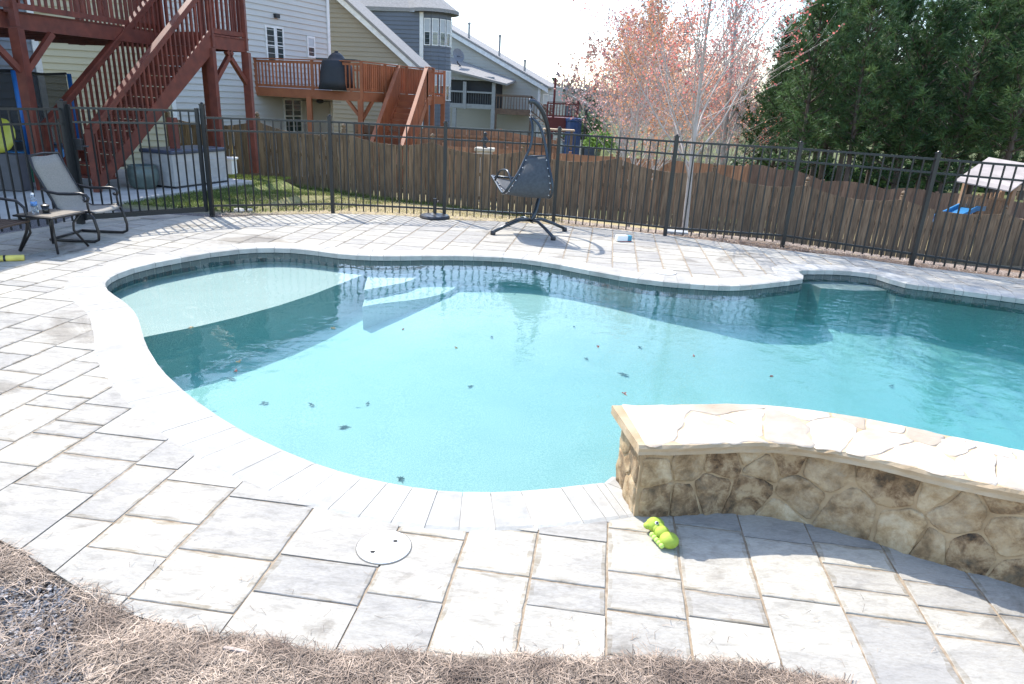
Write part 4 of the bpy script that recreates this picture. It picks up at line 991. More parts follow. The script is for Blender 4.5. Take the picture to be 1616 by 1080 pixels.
# brown deck beside the porch with stairs to the right
M_brown = mat('brown_wood', (.16, .10, .065), .7, var=.25)
bd0 = pO+dS*u0_; bO = bd0
bdk = thing('brown_deck', (bO.x, bO.y, flo), 'small brown wood deck with stairs beside the screened porch', 'deck')
e_r = V2(D(838, 170, bO.y-.4)); L = (e_r-bO).length; dR = (e_r-bO).normalized(); mb = MB(); mb.bar(P3(bO, flo-.1), P3(e_r, flo-.1), .06, .3); mb.bar(P3(bO+Vector((0, 1.5)), flo+.02), P3(e_r+Vector((0, 1.5)), flo+.02), 3.0, .04)
mb.build('decking', M_brown, bdk)
rail_run(bO, e_r, flo, flo, bdk, M_brown, h=1.1, sp=.2, bw=.05)
sb = e_r+dR*3.6+Vector((0, 0)); rail_run(e_r, sb, flo, flo-2.6, bdk, M_brown, h=1.1, sp=.22, name='stair_railing', bw=.05)
mb = MB()
for k in range(12): p = e_r+(sb-e_r)*(k+.5)/12; mb.bar(P3(p, flo-.2-2.5*k/12), P3(p+Vector((0, 1.2)), flo-.2-2.5*k/12), .26, .04)
for p in (bO+dR*.2, e_r): mb.bar(P3(p, -5), P3(p, flo), .14, .14)
mb.build('stair', M_brown, bdk)
# --- house 5, small, far
c5 = V2(D(893, 150, 75)); h5 = thing('house', (c5.x, c5.y, -5), 'small distant cream house end beyond the beige house', 'house')
zt5 = D(893, 150, 75).z; lap([Vector((0, -8)), Vector((3.2, -8)), Vector((3.2, zt5+.3)), Vector((0, zt5-.2))], c5, dS, nS, M_beige, h5, bh=.3)
lap([Vector((0, -8)), Vector((3.5, -8)), Vector((3.5, zt5-1.2)), Vector((0, zt5-.2))], c5, Vector((1, .05)), Vector((.05, -1)), M_grey, h5, 'end_wall', bh=.3)
Oc = Vector((c5.x, c5.y, 0)); mb = MB(); mb.ext([pt(-2.3, zt5-1.0, .6), pt(-.1, zt5, .6), pt(3.5, zt5+.6, .6), pt(3.5, zt5+.6, -5), pt(-.1, zt5, -5), pt(-2.3, zt5-1.0, -5)], (0, 0, .2)); mb.build('roof', M_shingle, h5)
# dark red play deck and blue slide tower near it
rp = V2(D(886, 190, 48)); zr0 = D(886, 203, 48).z
pd = thing('red_play_deck', (rp.x, rp.y, zr0-1.5), 'small dark red raised deck far behind the swing chair', 'deck')
M_dred = mat('dark_red_paint', (.12, .015, .015), .6)
mb = MB(); mb.box((rp.x, rp.y, zr0+.25), (2.0, 1.6, .9)); mb.bar((rp.x-.6, rp.y-.7, zr0-2), (rp.x-.6, rp.y-.7, zr0+3.1), .14, .14); mb.bar((rp.x+.95, rp.y-.7, zr0-2), (rp.x+.95, rp.y-.7, zr0+1.8), .14, .14)
mb.build('platform', M_dred, pd)
rail_run(rp+Vector((-1, -.8)), rp+Vector((1, -.8)), zr0+.7, zr0+.7, pd, M_dred, h=.95, sp=.2, bw=.05)
bt = V2(D(906, 190, 47)); zb0 = D(906, 210, 47).z
tw = thing('blue_play_tower', (bt.x, bt.y, zb0-1), 'dark blue play tower beside the small red deck', 'playset')
mb = MB(); mb.lathe((bt.x, bt.y, zb0-1.5), [(.50, 0), (.52, .1), (.52, 2.2), (.57, 2.25), (.57, 2.4), (.2, 2.45)], 12); mb.build('tube', mat('blue_plastic', (.015, .05, .16), .4), tw, smooth=False)
mb = MB(); mb.bar((bt.x+.75, bt.y, zb0-2), (bt.x+.75, bt.y, zb0+1.5), .16, .16); mb.build('post', M_dark, tw)
# table below and stone pillar with ornament
tp = D(882, 205, 30); tb = thing('picnic_table', (tp.x, tp.y, tp.z-.75), 'light wooden table beyond the orange fence right of the swing', 'table')
mb = MB(); mb.box(tp, (1.3, .7, .06)); mb.build('table_top', mat('pale_wood', (.45, .32, .2), .7), tb); mb = MB()
for a in (-.55, .55):
    for b_ in (-.28, .28): mb.box((tp.x+a, tp.y+b_, tp.z-.4), (.07, .07, .75))
mb.build('leg', M_brown, tb)
sp = D(765, 236, 20); pl = thing('garden_pillar', (sp.x, sp.y, sp.z-1), 'pale stone pillar with square cap between the two wooden fences', 'pillar')
mb = MB(); mb.box((sp.x, sp.y, sp.z-.75), (.42, .42, 1.4)); mb.build('shaft', M_concrete, pl, bevel=.01); mb = MB(); mb.box((sp.x, sp.y, sp.z), (.56, .56, .09)); mb.build('cap', mat('pale_stone', (.5, .45, .36), .8), pl, bevel=.02)
mb = MB(); mb.lathe((sp.x, sp.y, sp.z+.045), [(.09, 0), (.03, .03), (.025, .1), (.08, .15), (.1, .22), (.05, .28), (.035, .33), (.06, .37), (.02, .43)], 12); tag(mb.build('finial_ornament', M_dark, smooth=True), 'small dark urn shaped ornament on top of the stone pillar', 'ornament')
# ------------------------------------------------------------------ vegetation
def leafmat(name, c1, c2, rough=.6):
    m = mat(name, c1, rough, col2=c2, scale=1.3, tone=.5, spec=.3); n = m.node_tree.nodes; l = m.node_tree.links
    if 'oi' not in n:
        b = n['Principled BSDF']; src = b.inputs['Base Color'].links[0].from_socket; oi = n.new('ShaderNodeObjectInfo'); oi.name = 'oi'
        hs = n.new('ShaderNodeHueSaturation'); mr = n.new('ShaderNodeMapRange'); mr.inputs[3].default_value = .75; mr.inputs[4].default_value = 1.35; l.new(oi.outputs['Random'], mr.inputs[0]); l.new(mr.outputs[0], hs.inputs['Value'])
        m2 = n.new('ShaderNodeMapRange'); m2.inputs[3].default_value = .515; m2.inputs[4].default_value = .485; l.new(oi.outputs['Random'], m2.inputs[0]); l.new(m2.outputs[0], hs.inputs['Hue'])
        l.new(src, hs.inputs['Color']); l.new(hs.outputs[0], b.inputs['Base Color'])
        tr = n.new('ShaderNodeBsdfTranslucent'); l.new(hs.outputs[0], tr.inputs[0]); mx = n.new('ShaderNodeMixShader'); mx.inputs[0].default_value = .3
        l.new(b.outputs[0], mx.inputs[1]); l.new(tr.outputs[0], mx.inputs[2]); l.new(mx.outputs[0], n['Material Output'].inputs[0])
    return m
M_bark = mat('grey_bark', (.13, .11, .095), .9, col2=(.25, .22, .19), stretch=(8, 8, 1), scale=3, bump=.5)
M_palebark = mat('pale_bark', (.33, .28, .24), .85, col2=(.50, .45, .41), stretch=(6, 6, 1), scale=3, bump=.3)
M_pinebark = mat('pine_bark', (.06, .045, .035), .9, col2=(.14, .10, .08), stretch=(8, 8, 1), scale=3, bump=.5)
def bare_tree(seed, h, spread, nb, levels, r0_, bud_p, bud_size, base_clear=.12, upness=.75):
    rnd = random.Random(seed); wood_, buds = MB(), MB()
    def budat(p, s):
        for _ in range(rnd.choice([1, 2, 2, 3])):
            q = p+Vector((rnd.gauss(0, s*.6), rnd.gauss(0, s*.6), rnd.gauss(0, s*.6))); a = Vector((rnd.gauss(0, 1), rnd.gauss(0, 1), rnd.gauss(0, 1))).normalized()
            b_ = a.cross(Vector((rnd.gauss(0, 1), rnd.gauss(0, 1), rnd.gauss(0, 1)))).normalized(); k = s*rnd.uniform(.5, 1.2)
            buds.add([q-a*k*.5, q+b_*k*.45, q+a*k*.5, q-b_*k*.4], [(0,1,2,3)], rnd.random())
    def grow(p, d, L, r_, lev):
        n = 4 if lev < 2 else 3; pts = [p]; rr = [r_]; cur = d.normalized()
        for i in range(n):
            jq = .012 if lev == 0 else .10; cur = (cur+Vector((rnd.gauss(0, jq), rnd.gauss(0, jq), .07+rnd.gauss(0, .06)))).normalized(); p = p+cur*(L/n); pts.append(p); rr.append(max(.0022, r_*(1-.8*(i+1)/n)**(1.6 if lev == 0 and h < 6 else 1)))
        wood_.tube(pts, rr, 7 if lev == 0 else (5 if lev == 1 else 3), cap=False, tone=rnd.random())
        if lev == levels-1 and h < 6:
            for q in pts[2:]:
                if rnd.random() < bud_p*.7: budat(q, bud_size)
        if lev >= levels:
            for q in pts[1:]:
                if rnd.random() < bud_p*(.5+.5*min(1, q.z/h*1.3)): budat(q, bud_size)
            return
        k = {0: nb, 1: 8, 2: 5, 3: 4}.get(lev, 3)
        for i in range(k):
            t = (base_clear if lev == 0 else .2)+(1-(base_clear if lev == 0 else .2))*(i+rnd.random()*.8)/k; j = min(n-1, int(t*n)); q = pts[j].lerp(pts[j+1], t*n-j)
            a = rnd.uniform(0, 2*pi); sidev = Vector((cos(a), sin(a), 0))
            nd = (cur*upness+sidev*spread*(1 if lev else 1.15)).normalized() if lev else (Vector((0, 0, .62+.5*t))+sidev*spread).normalized()
            LL = (h*(.62-.42*t) if lev == 0 else L*rnd.uniform(.32, .55)*(1.1-.3*t)); grow(q, nd, LL, rr[j]*((.45 if h > 9 else .30) if lev == 0 else .52), lev+1)
    grow(Vector((0, 0, 0)), Vector((-.03, 0, 1)), h, r0_, 0)
    return wood_, buds
def place_bare(name, seed, loc, h, label, mbark, mbud, group=None, **kw):
    w_, b_ = bare_tree(seed, h, **kw); o = thing(name, (0, 0, 0), label, 'tree', group)
    w_.build('trunk', mbark, o, smooth=True)
    if b_.v: b_.build('crown', mbud, o)
    o.location = loc; return o
M_bud = leafmat('pink_buds', (.56, .13, .10), (.82, .32, .22)); M_bud2 = leafmat('orange_buds', (.70, .27, .15), (.88, .46, .30))
M_budf = leafmat('far_buds', (.35, .18, .16), (.5, .32, .28))
tb_ = G(1080, 364, -.04)
place_bare('budding_tree', 3, tb_, 5.2, 'slender pale barked tree with pink spring buds just behind the black fence', M_palebark, M_bud, spread=.66, nb=42, levels=3, r0_=.052, bud_p=1, bud_size=.038, base_clear=.14)
t2 = D(1020, 300, 19.5); place_bare('budding_tree', 8, (t2.x-.4, t2.y, -1.9), 5.4, 'orange pink budding tree behind the brown scalloped fence', M_palebark, M_bud2, spread=.52, nb=24, levels=3, r0_=.08, bud_p=.9, bud_size=.065, base_clear=.12)
for px_, y, h_, s_, lb in ((1150,33,10,12,'tall bare tree with a haze of pink buds left of the pines'),(985,46,8.5,13,'pale pink bare tree farther down the slope left of the orange tree'),(920,70,9.5,14,'rusty pink bare tree beside the distant roofs'),(955,90,10,15,'far grey pink bare tree at the foot of the hazy hill')):
    p = D(px_, 200, y); place_bare('bare_tree', s_, (p.x, p.y, zt(p.x, p.y)), h_, lb, M_palebark, M_budf, spread=.55, nb=14, levels=2 if y > 60 else 3, r0_=.14, bud_p=.8, bud_size=.10 if y < 60 else .3, base_clear=.15)
for px_, y, h_, s_, lb in ((1320,44,19,31,'tall bare trunk rising behind the pines, left one'),(1412,42,18,32,'forked bare tall tree rising above the middle of the pines'),(1300,60,19,33,'thin bare tree far behind the left pines'),(1480,55,20,34,'bare spreading tree behind the right pines')):
    p = D(px_, 200, y); place_bare('tall_bare_tree', s_, (p.x, p.y, -2.2), h_, lb, M_bark, M_budf, spread=.5, nb=12, levels=3, r0_=.2, bud_p=0, bud_size=.1, base_clear=.45)

rnd = random.Random(64); protos = []
for s_, h_, mb_, bs in ((41, 6.0, M_budf, .10), (42, 6.0, M_bud2, .07), (43, 5.5, M_bud, .05)):
    protos.append(place_bare('slope_tree', s_, (0, 0, 0), h_, 'x', M_palebark, mb_, 'small bare and budding trees on the slope', spread=.65, nb=15, levels=3, r0_=.07, bud_p=.8, bud_size=bs, base_clear=.08))
for i in range(26):
    y = 27+i*1.9; px_ = 990+((i*83) % 205)-(i % 3)*8; b_ = D(px_, 200, y); o = protos[i] if i < 3 else copy_tree(protos[i % 3]); o.location = (b_.x, b_.y, zt(b_.x, b_.y)-.1); o.rotation_euler = (0, 0, i*1.9); o.scale = [rnd.uniform(.75, 1.15)*(.75+y/90)]*3
    o['label'] = 'one of the small bare budding trees in the grey pink thicket left of the pines'
M_needle = leafmat('pine_needles', (.026, .066, .028), (.115, .185, .062), .5)
def pine(seed, h, clear, width, dens=1.0, whorl=.42):
    rnd = random.Random(seed); wd, nd = MB(), MB()
    lean = Vector((rnd.gauss(0, .02), rnd.gauss(0, .02), 1)); tp = lambda z: Vector((lean.x*z+.08*sin(z*.6+seed), lean.y*z, z))
    wd.tube([tp(h*i/8) for i in range(9)], [.11*h/9*(1-.9*i/8)+.012 for i in range(9)], 7, cap=False)
    z = clear
    def tuft(p, ax, s):
        tn = rnd.random()
        for _ in range(int(22*dens)):
            v = (ax*.75+Vector((rnd.gauss(0, .55), rnd.gauss(0, .55), rnd.gauss(0, .55)))).normalized()*s*rnd.uniform(.7, 1.1)
            sd2 = v.cross(Vector((rnd.gauss(0, 1), rnd.gauss(0, 1), rnd.gauss(0, 1)))).normalized()*s*.05
            b_ = p-ax*s*rnd.uniform(-.1, .5); nd.add([b_-sd2, b_+sd2, b_+v+Vector((0, 0, -.02))], [(0,1,2)], tn*.6+rnd.random()*.4)
    while z < h-.15:
        f = (z-clear)/(h-clear); L0 = width*(1-f)**.75*(.55+.45*min(1, f*5+.3)); k = rnd.choice([4, 5, 5, 6]); a0 = rnd.random()*6
        for i in range(k):
            a = a0+i*2*pi/k+rnd.gauss(0, .2); L = L0*rnd.uniform(.5, 1.2)*(1+.7*noise.noise(Vector((cos(a)*1.2, sin(a)*1.2, z*.55+seed))))+.12; upa = .25+.75*f; d = Vector((cos(a), sin(a), upa)).normalized(); p = tp(z); pts = [p]
            n = max(2, int(L/.38))
            for j in range(n): d = (d+Vector((0, 0, .09))+Vector((rnd.gauss(0, .08), rnd.gauss(0, .08), 0))).normalized(); p = p+d*(L/n); pts.append(p)
            wd.tube(pts, [.028*(1-j/len(pts))+.006 for j in range(len(pts))], 3, cap=False)
            for j, q in enumerate(pts[1:]):
                if (j+1)/n > .22:
                    tuft(q, d, rnd.uniform(.28, .46)) if rnd.random() < .8 else None
                    for s_ in (-1, 1):
                        if rnd.random() < .7:
                            sv = (d+d.cross(Vector((0, 0, 1)))*s_*rnd.uniform(.6, 1.1)).normalized(); q2 = q+sv*rnd.uniform(.18, .42)+Vector((0, 0, rnd.uniform(0, .15))); wd.tube([q, q2], [.008, .004], 3, cap=False); tuft(q2, sv, rnd.uniform(.24, .38))
        z += whorl*rnd.uniform(.75, 1.2)*(1-.25*f)
    tuft(tp(h), Vector((0, 0, 1)), .35)
    return wd, nd
variants = []
for s_, h_, c_, w_ in ((101, 8.5, 2.0, 2.1), (102, 9.5, 2.7, 2.1), (103, 8.0, 1.7, 2.2), (104, 10.5, 3.0, 2.2)):
    wd, nd = pine(s_, h_, c_, w_); o = thing('pine_tree', (0, 0, -50), 'pine', 'tree'); o.location = (0, 0, 0)
    wd.build('trunk', M_pinebark, o, smooth=True); nd.build('crown', M_needle, o); variants.append([o, h_, False])
def put_pine(v, loc, topz, rz, label, group):
    o, h_, used = variants[v]
    if not used: variants[v][2] = True; c = o
    else: c = copy_tree(o)
    s = (topz-loc[2])/h_; c.location = loc; c.scale = (s*random.uniform(.95, 1.1), s, s); c.rotation_euler = (0, 0, rz); c['label'] = label; c['group'] = group; c['category'] = 'tree'; return c
pp = [(1196,36,108,3,'small dark pine overlapping the right side of the pink tree'),(1212,46,80,0,'far dark pine showing through the right side of the pink tree'),(1222,33,35,2,'leftmost pine of the row, beside the pink budding tree'),(1262,28,-20,0,'second pine from the left with light tufts at its tip'),(1300,30,-53,1,'tall slim pine left of the two bare trunks'),(1342,27,-65,3,'pine just right of the leftmost tall bare trunk'),
      (1378,31,-13,0,'pine standing in front of the forked bare tree'),(1420,27,7,2,'lower pine right of the forked bare tree'),(1460,30,2,1,'bushy pine in the middle of the right half of the row'),(1500,26,0,0,'yellowish pine behind the left end of the playhouse roof'),
      (1545,28,-28,3,'pine directly above the playhouse roof'),(1590,25,-78,1,'tall dense pine at the right edge behind the playhouse'),(1640,28,-108,3,'pine beyond the right frame edge'),(1700,26,-88,0,'outermost pine past the right frame edge'),
      (1240,40,10,3,'deep shaded pine behind the leftmost pine'),(1285,42,-10,2,'shaded pine in the second row at the left'),(1330,40,-38,0,'shaded pine in the second row behind the bare trunk'),(1375,42,-11,1,'shaded pine in the second row at the dip'),(1425,40,10,3,'shaded pine in the second row right of the dip'),(1475,40,-8,2,'shaded pine in the second row at the right'),(1525,38,-38,1,'second row pine above the playhouse'),(1580,36,-98,0,'second row pine at the right edge'),(1625,40,-98,2,'second row pine past the right edge')]
for i, (px_, y, ty, v, lb) in enumerate(pp):
    b_ = D(px_, 250, y); zb_ = zt(b_.x, b_.y)-.1; tz = D(px_, ty, y).z
    put_pine(v, (b_.x, b_.y, zb_), tz, i*1.7, lb, 'pines in the row on the right')
# very tall pine crown entering at the top right
wd, nd = pine(120, 15, 7.0, 2.6, 1.1, .5)
b_ = D(1590, 250, 34); o = thing('tall_pine', (0, 0, 0), 'very tall pine whose trunk and crown cross the top right corner', 'tree'); wd.build('trunk', M_pinebark, o, smooth=True); nd.build('crown', M_needle, o); o.location = (b_.x, b_.y, -2.3)
for i, (px_, y) in enumerate(((1236,52),(1270,48),(1312,50),(1360,52),(1405,49),(1450,51),(1500,50),(1548,47),(1600,49))):   # thin understorey trunks
    b_ = D(px_, 250, y); put_pine(i % 4, (b_.x, b_.y, zt(b_.x, b_.y)-.1), D(px_, 90-10*(i % 3)-(60 if px_ > 1500 else 0), y).z, i*2.3, 'pine of the farthest row, seen only as a dark trunk between nearer pines', 'pines of the hidden back row')
# green bush beyond the fence
def bush(name, c, rx, rz, label, m, n=1400, s=.06, seed=1):
    rnd = random.Random(seed); o = thing(name, c, label, 'shrub'); mb = MB()
    for _ in range(n):
        v = Vector((rnd.gauss(0, 1), rnd.gauss(0, 1), rnd.gauss(0, 1))).normalized(); rr = rnd.uniform(.6, 1)*(1+.25*noise.noise(v*2.3+Vector((seed, 0, 0)))); p = Vector(c)+Vector((v.x*rx*rr, v.y*rx*rr, abs(v.z)*rz*rr+.05))
        a = Vector((rnd.gauss(0, 1), rnd.gauss(0, 1), rnd.gauss(0, 1))).normalized()*s; b_ = a.cross(v).normalized()*s*.6; mb.add([p-a, p+b_, p+a, p-b_], [(0,1,2,3)], rnd.random())
    mb.build('foliage', m, o); mb = MB()
    for k in range(6): a = k*1.1; mb.tube([Vector(c)+Vector((0, 0, -.1)), Vector(c)+Vector((cos(a)*rx*.5, sin(a)*rx*.5, rz*.7))], [.03, .01], 4)
    mb.build('stem', M_bark, o)
bp_ = D(946, 236, 30); bush('green_bush', bp_, .75, .75, 'bright green rounded bush beyond the reddish fence', leafmat('bright_leaf', (.12, .24, .03), (.30, .42, .10)))
bp_ = D(925, 222, 50); bush('dark_bush', bp_, 1.7, 2.0, 'dark evergreen bush by the blue play tower', M_needle, 1500, .12, 4)
rs_ = random.Random(31)
for i in range(15):
    px_ = 1175+i*30; y = 43+rs_.uniform(-3, 3); b_ = D(px_, 250, y); gz = zt(b_.x, b_.y)
    bush('dark_shrub', Vector((b_.x, b_.y, gz-.1)), rs_.uniform(1.3, 1.9), rs_.uniform(1.2, 2.4), 'dark evergreen shrub of the undergrowth behind the pine trunks', M_needle, 520, .17, 50+i)
for o in SC.collection.objects:
    if o.name.startswith('dark_shrub'): o['group'] = 'dark undergrowth behind the pine trunks'
# far woods and hazy hill
def far():
    mb = MB(); vs = []; nx, ny = 60, 14
    for j in range(ny):
        for i in range(nx):
            x = -260+i*14; y = 300+j*30; t = j/(ny-1); z = -26+ (26+14+7*noise.noise(Vector((x*.008, 1, 2))))*sin(min(1, t*1.5)*pi/2)*max(0, min(1, (360-x)/300)); vs.append((x, y, z))
    mb.add(vs, [(j*nx+i, j*nx+i+1, (j+1)*nx+i+1, (j+1)*nx+i) for j in range(ny-1) for i in range(nx-1)])
    hl = mb.build('hill', mat('winter_woods', (.16, .15, .16), .95, col2=(.24, .20, .20), scale=.12), smooth=True); tag(hl, kind='structure')
    rnd = random.Random(77); tm = MB()
    for _ in range(1500):
        x = rnd.uniform(-60, 130); y = rnd.uniform(140, 470)
        if y < 300: z = zt(x, y)
        else: t = (y-300)/390; z = -26+(40+7*noise.noise(Vector((x*.008, 1, 2))))*sin(min(1, t*1.5)*pi/2)*max(0, min(1, (360-x)/300))
        hh = rnd.uniform(6, 11); ev = rnd.random() < .3; r_ = rnd.uniform(2, 3.8)
        for _ in range(22):
            v = Vector((rnd.gauss(0, .5), rnd.gauss(0, .5), rnd.gauss(0, .5))); p = Vector((x+v.x*r_, y+v.y*r_, z+hh*.6+v.z*hh*.5)); a = Vector((rnd.gauss(0, 1), rnd.gauss(0, 1), rnd.gauss(0, 1))).normalized()*rnd.uniform(.4, 1.1); b_ = a.cross(Vector((rnd.gauss(0, 1), 1, rnd.gauss(0, 1)))).normalized()*a.length*.6
            tm.add([p-a, p+b_, p+a, p-b_], [(0,1,2,3)], .05 if ev else rnd.uniform(.4, 1))
    m = bpy.data.materials.new('far_trees'); m.use_nodes = True; n = m.node_tree.nodes; l = m.node_tree.links; at = n.new('ShaderNodeAttribute'); at.attribute_name = 'tone'
    r_ = n.new('ShaderNodeValToRGB'); l.new(at.outputs['Fac'], r_.inputs[0]); e = r_.color_ramp.elements; e[0].color = (.05, .08, .06, 1); e[0].position = .1; e[1].color = (.36, .27, .25, 1); k = e.new(.35); k.color = (.25, .19, .19, 1)
    l.new(r_.outputs[0], n['Principled BSDF'].inputs['Base Color']); n['Principled BSDF'].inputs['Roughness'].default_value = .9
    tag(tm.build('far_woods', m), 'hazy grey and rust coloured winter woods on the distant hill', 'woods', kind='stuff')
far()

# ------------------------------------------------------------------ hanging swing chair
def swing():
    c = V2(G(836, 366)); root = thing('hanging_chair', (c.x, c.y, 0), 'dark grey hanging lounge chair on a curved stand near the fence', 'hanging chair')
    hub = D(838, 350, c.y); hz = .17; hub = Vector((c.x+.01, c.y, hz))
    M_t = mat('grey_steel_tube', (.05, .06, .07), .3, metal=.6)
    feet = [G(778, 367.5, .03), G(873, 376, .03), G(891, 362, .03), G(801, 354, .03)]
    for f_ in feet:
        mb = MB(); d = f_-hub; mb.tube([hub, hub+d*.3+Vector((0, 0, .055)), hub+d*.65+Vector((0, 0, .04)), f_+Vector((0, 0, .01))], .023, 8); lg = mb.build('leg', M_t, root, smooth=True)
        mb = MB(); mb.lathe(f_-Vector((0, 0, .03)), [(.035, 0), (.038, .03), (.03, .06)], 10); mb.build('foot_cap', M_dark, lg)
    yb = c.y+.25
    pts = [hub-Vector((0, 0, .03)), hub+Vector((.05, 0, .09)), D(850, 315, c.y+.1), D(860, 285, c.y+.25), D(867, 252, c.y+.3), D(867, 215, c.y+.2), D(862, 190, c.y+.05), D(853, 170, c.y-.1), D(843, 160, c.y-.15), D(835, 160, c.y-.18)]
    p = [Vector(q) for q in pts]
    for _ in range(2):
        n = [p[0]]
        for a, b_ in zip(p[:-1], p[1:]): n += [a*.75+b_*.25, a*.25+b_*.75]
        p = n+[p[-1]]
    mb = MB(); mb.tube(p, .032, 10); mb.build('curved_post', M_t, root, smooth=True)
    hook = p[-1]-Vector((-.02, 0, .05)); apex = D(838, 186, c.y-.18)
    ch = MB(); q = hook
    for k in range(5):
        t0, t1 = k/5, (k+1)/5; a = hook.lerp(apex, t0); b_ = hook.lerp(apex, t1); s_ = Vector((.012, 0, 0)) if k % 2 else Vector((0, .012, 0)); m_ = (a+b_)/2
        ch.tube([a, m_+s_, b_, m_-s_, a], .004, 5)
    ch.build('chain', mat('bright_steel', (.5, .5, .5), .3, metal=.8), root)
    # sling frame
    NL, NR = D(795, 308, 9.45), D(868, 315, 9.45); TL, TR = D(829, 250, 9.6), D(864, 250, 9.6); FL = D(776, 278, 10.25); FR = FL+(NR-NL)*.92
    ML, MR = D(806, 291, 9.4), D(873, 298, 9.4)
    mlt, mrt = D(818, 274, 9.45), D(869, 276, 9.45)
    left = [apex+Vector((-.01, 0, 0)), D(841, 200, 9.7), D(839, 228, 9.65), TL, mlt, ML, NL, NL.lerp(FL, .3)+Vector((0, 0, -.015)), NL.lerp(FL, .7)+Vector((0, 0, .0)), FL]
    right = [apex+Vector((.02, 0, 0)), D(852, 198, 9.7), D(860, 225, 9.65), TR, mrt, MR, NR, NR.lerp(FR, .3)+Vector((0, 0, -.015)), NR.lerp(FR, .7), FR]
    def sm(p):
        p = [Vector(q) for q in p]
        for _ in range(2):
            n = [p[0]]
            for a, b_ in zip(p[:-1], p[1:]): n += [a*.75+b_*.25, a*.25+b_*.75]
            p = n+[p[-1]]
        return p
    SL, SR = sm(left), sm(right)
    fr_ = MB(); fr_.tube(SL, .019, 8); fr_.tube(SR, .019, 8); fr_.tube([SL[-1], SR[-1]], .017, 8)
    k0 = min(range(len(SL)), key=lambda i: (SL[i]-TL).length); fr_.tube([SL[k0], SR[k0]], .015, 8)
    fr_.build('seat_frame', M_t, root, smooth=True)
    sg = MB(); rows = len(SL)-k0; nc = 8; vs = []
    for i in range(k0, len(SL)):
        for j in range(nc+1):
            t = .05+.9*j/nc; p = SL[i].lerp(SR[i], t); sag = .035*sin(pi*t); up_n = Vector((0, 1, .3)).normalized() if i < len(SL)-12 else Vector((0, 0, 1)); vs.append(p-up_n*sag+Vector((0, -.0, 0)))
    sg.add(vs, [(i*(nc+1)+j, i*(nc+1)+j+1, (i+1)*(nc+1)+j+1, (i+1)*(nc+1)+j) for i in range(rows-1) for j in range(nc)])
    so_ = sg.build('sling', mat('grey_mesh_fabric', (.055, .06, .066), .75, var=.2, scale=30), root, smooth=True); so_.modifiers.new('solid', 'SOLIDIFY').thickness = .008
    tie = MB(); kn = MB()
    for S_, O_ in ((SL, SR), (SR, SL)):
        for i in range(k0+1, len(S_), 2):
            a = S_[i]; b_ = S_[i].lerp(O_[i], .06); tie.tube([a, b_], .006, 5); kn.lathe(b_+Vector((0, -.012, -.008)), [(.003, 0), (.010, .006), (.010, .012), (.003, .018)], 6)
    tie.build('lacing', M_dark, root); kn.build('grommet', mat('eyelet', (.65, .65, .66), .3, metal=.3), root)
    for S_, off_ in ((SL, -.03), (SR, .03)):
        i0 = min(range(len(S_)), key=lambda i: (S_[i]-(mlt if S_ is SL else mrt)).length)+3
        a = S_[i0]; e = S_[-6]; m1 = a.lerp(e, .35)+Vector((0, 0, .17)); m2 = a.lerp(e, .75)+Vector((0, 0, .15))
        mb = MB(); mb.tube(sm([a, a.lerp(m1, .6)+Vector((0, 0, .03)), m1, m2, e.lerp(m2, .35), e]), .016, 7); mb.build('armrest', M_t, root, smooth=True)
swing()

# umbrella base
ub = G(686, 344); o = thing('umbrella_base', (ub.x, ub.y, 0), 'round black umbrella stand base with a short pole, no umbrella', 'umbrella stand')
mb = MB(); mb.lathe(ub, [(.235, 0), (.24, .02), (.22, .045), (.1, .06), (.04, .075)], 28); mb.build('base', M_dark, o, smooth=False)
mb = MB(); mb.tube([ub+Vector((0, 0, .06)), ub+Vector((0, 0, .30))], .027, 12); mb.tube([ub+Vector((0, 0, .25)), ub+Vector((.06, 0, .26))], .009); mb.build('pole_sleeve', M_dark, o)
# little carton on the paving
cb_ = G(985, 381); o = thing('carton', (cb_.x, cb_.y, 0), 'small white and blue carton lying on the paving right of the swing', 'carton')
Mz = Matrix.Rotation(.25, 3, 'Z'); mb = MB(); mb.box(cb_+Mz @ Vector((-.045, 0, .047)), (.16, .085, .075), Mz); mb.build('body', M_plasticw, o, bevel=.004)
mb = MB(); mb.box(cb_+Mz @ Vector((.065, 0, .047)), (.06, .083, .073), Mz); mb.build('blue_end', mat('blue_print', (.05, .25, .36), .5), o, bevel=.004)
mb = MB(); mb.box(cb_+Mz @ Vector((.01, 0, .006)), (.17, .08, .008), Mz); mb.build('red_base', mat('red_print', (.4, .05, .05), .5), o)
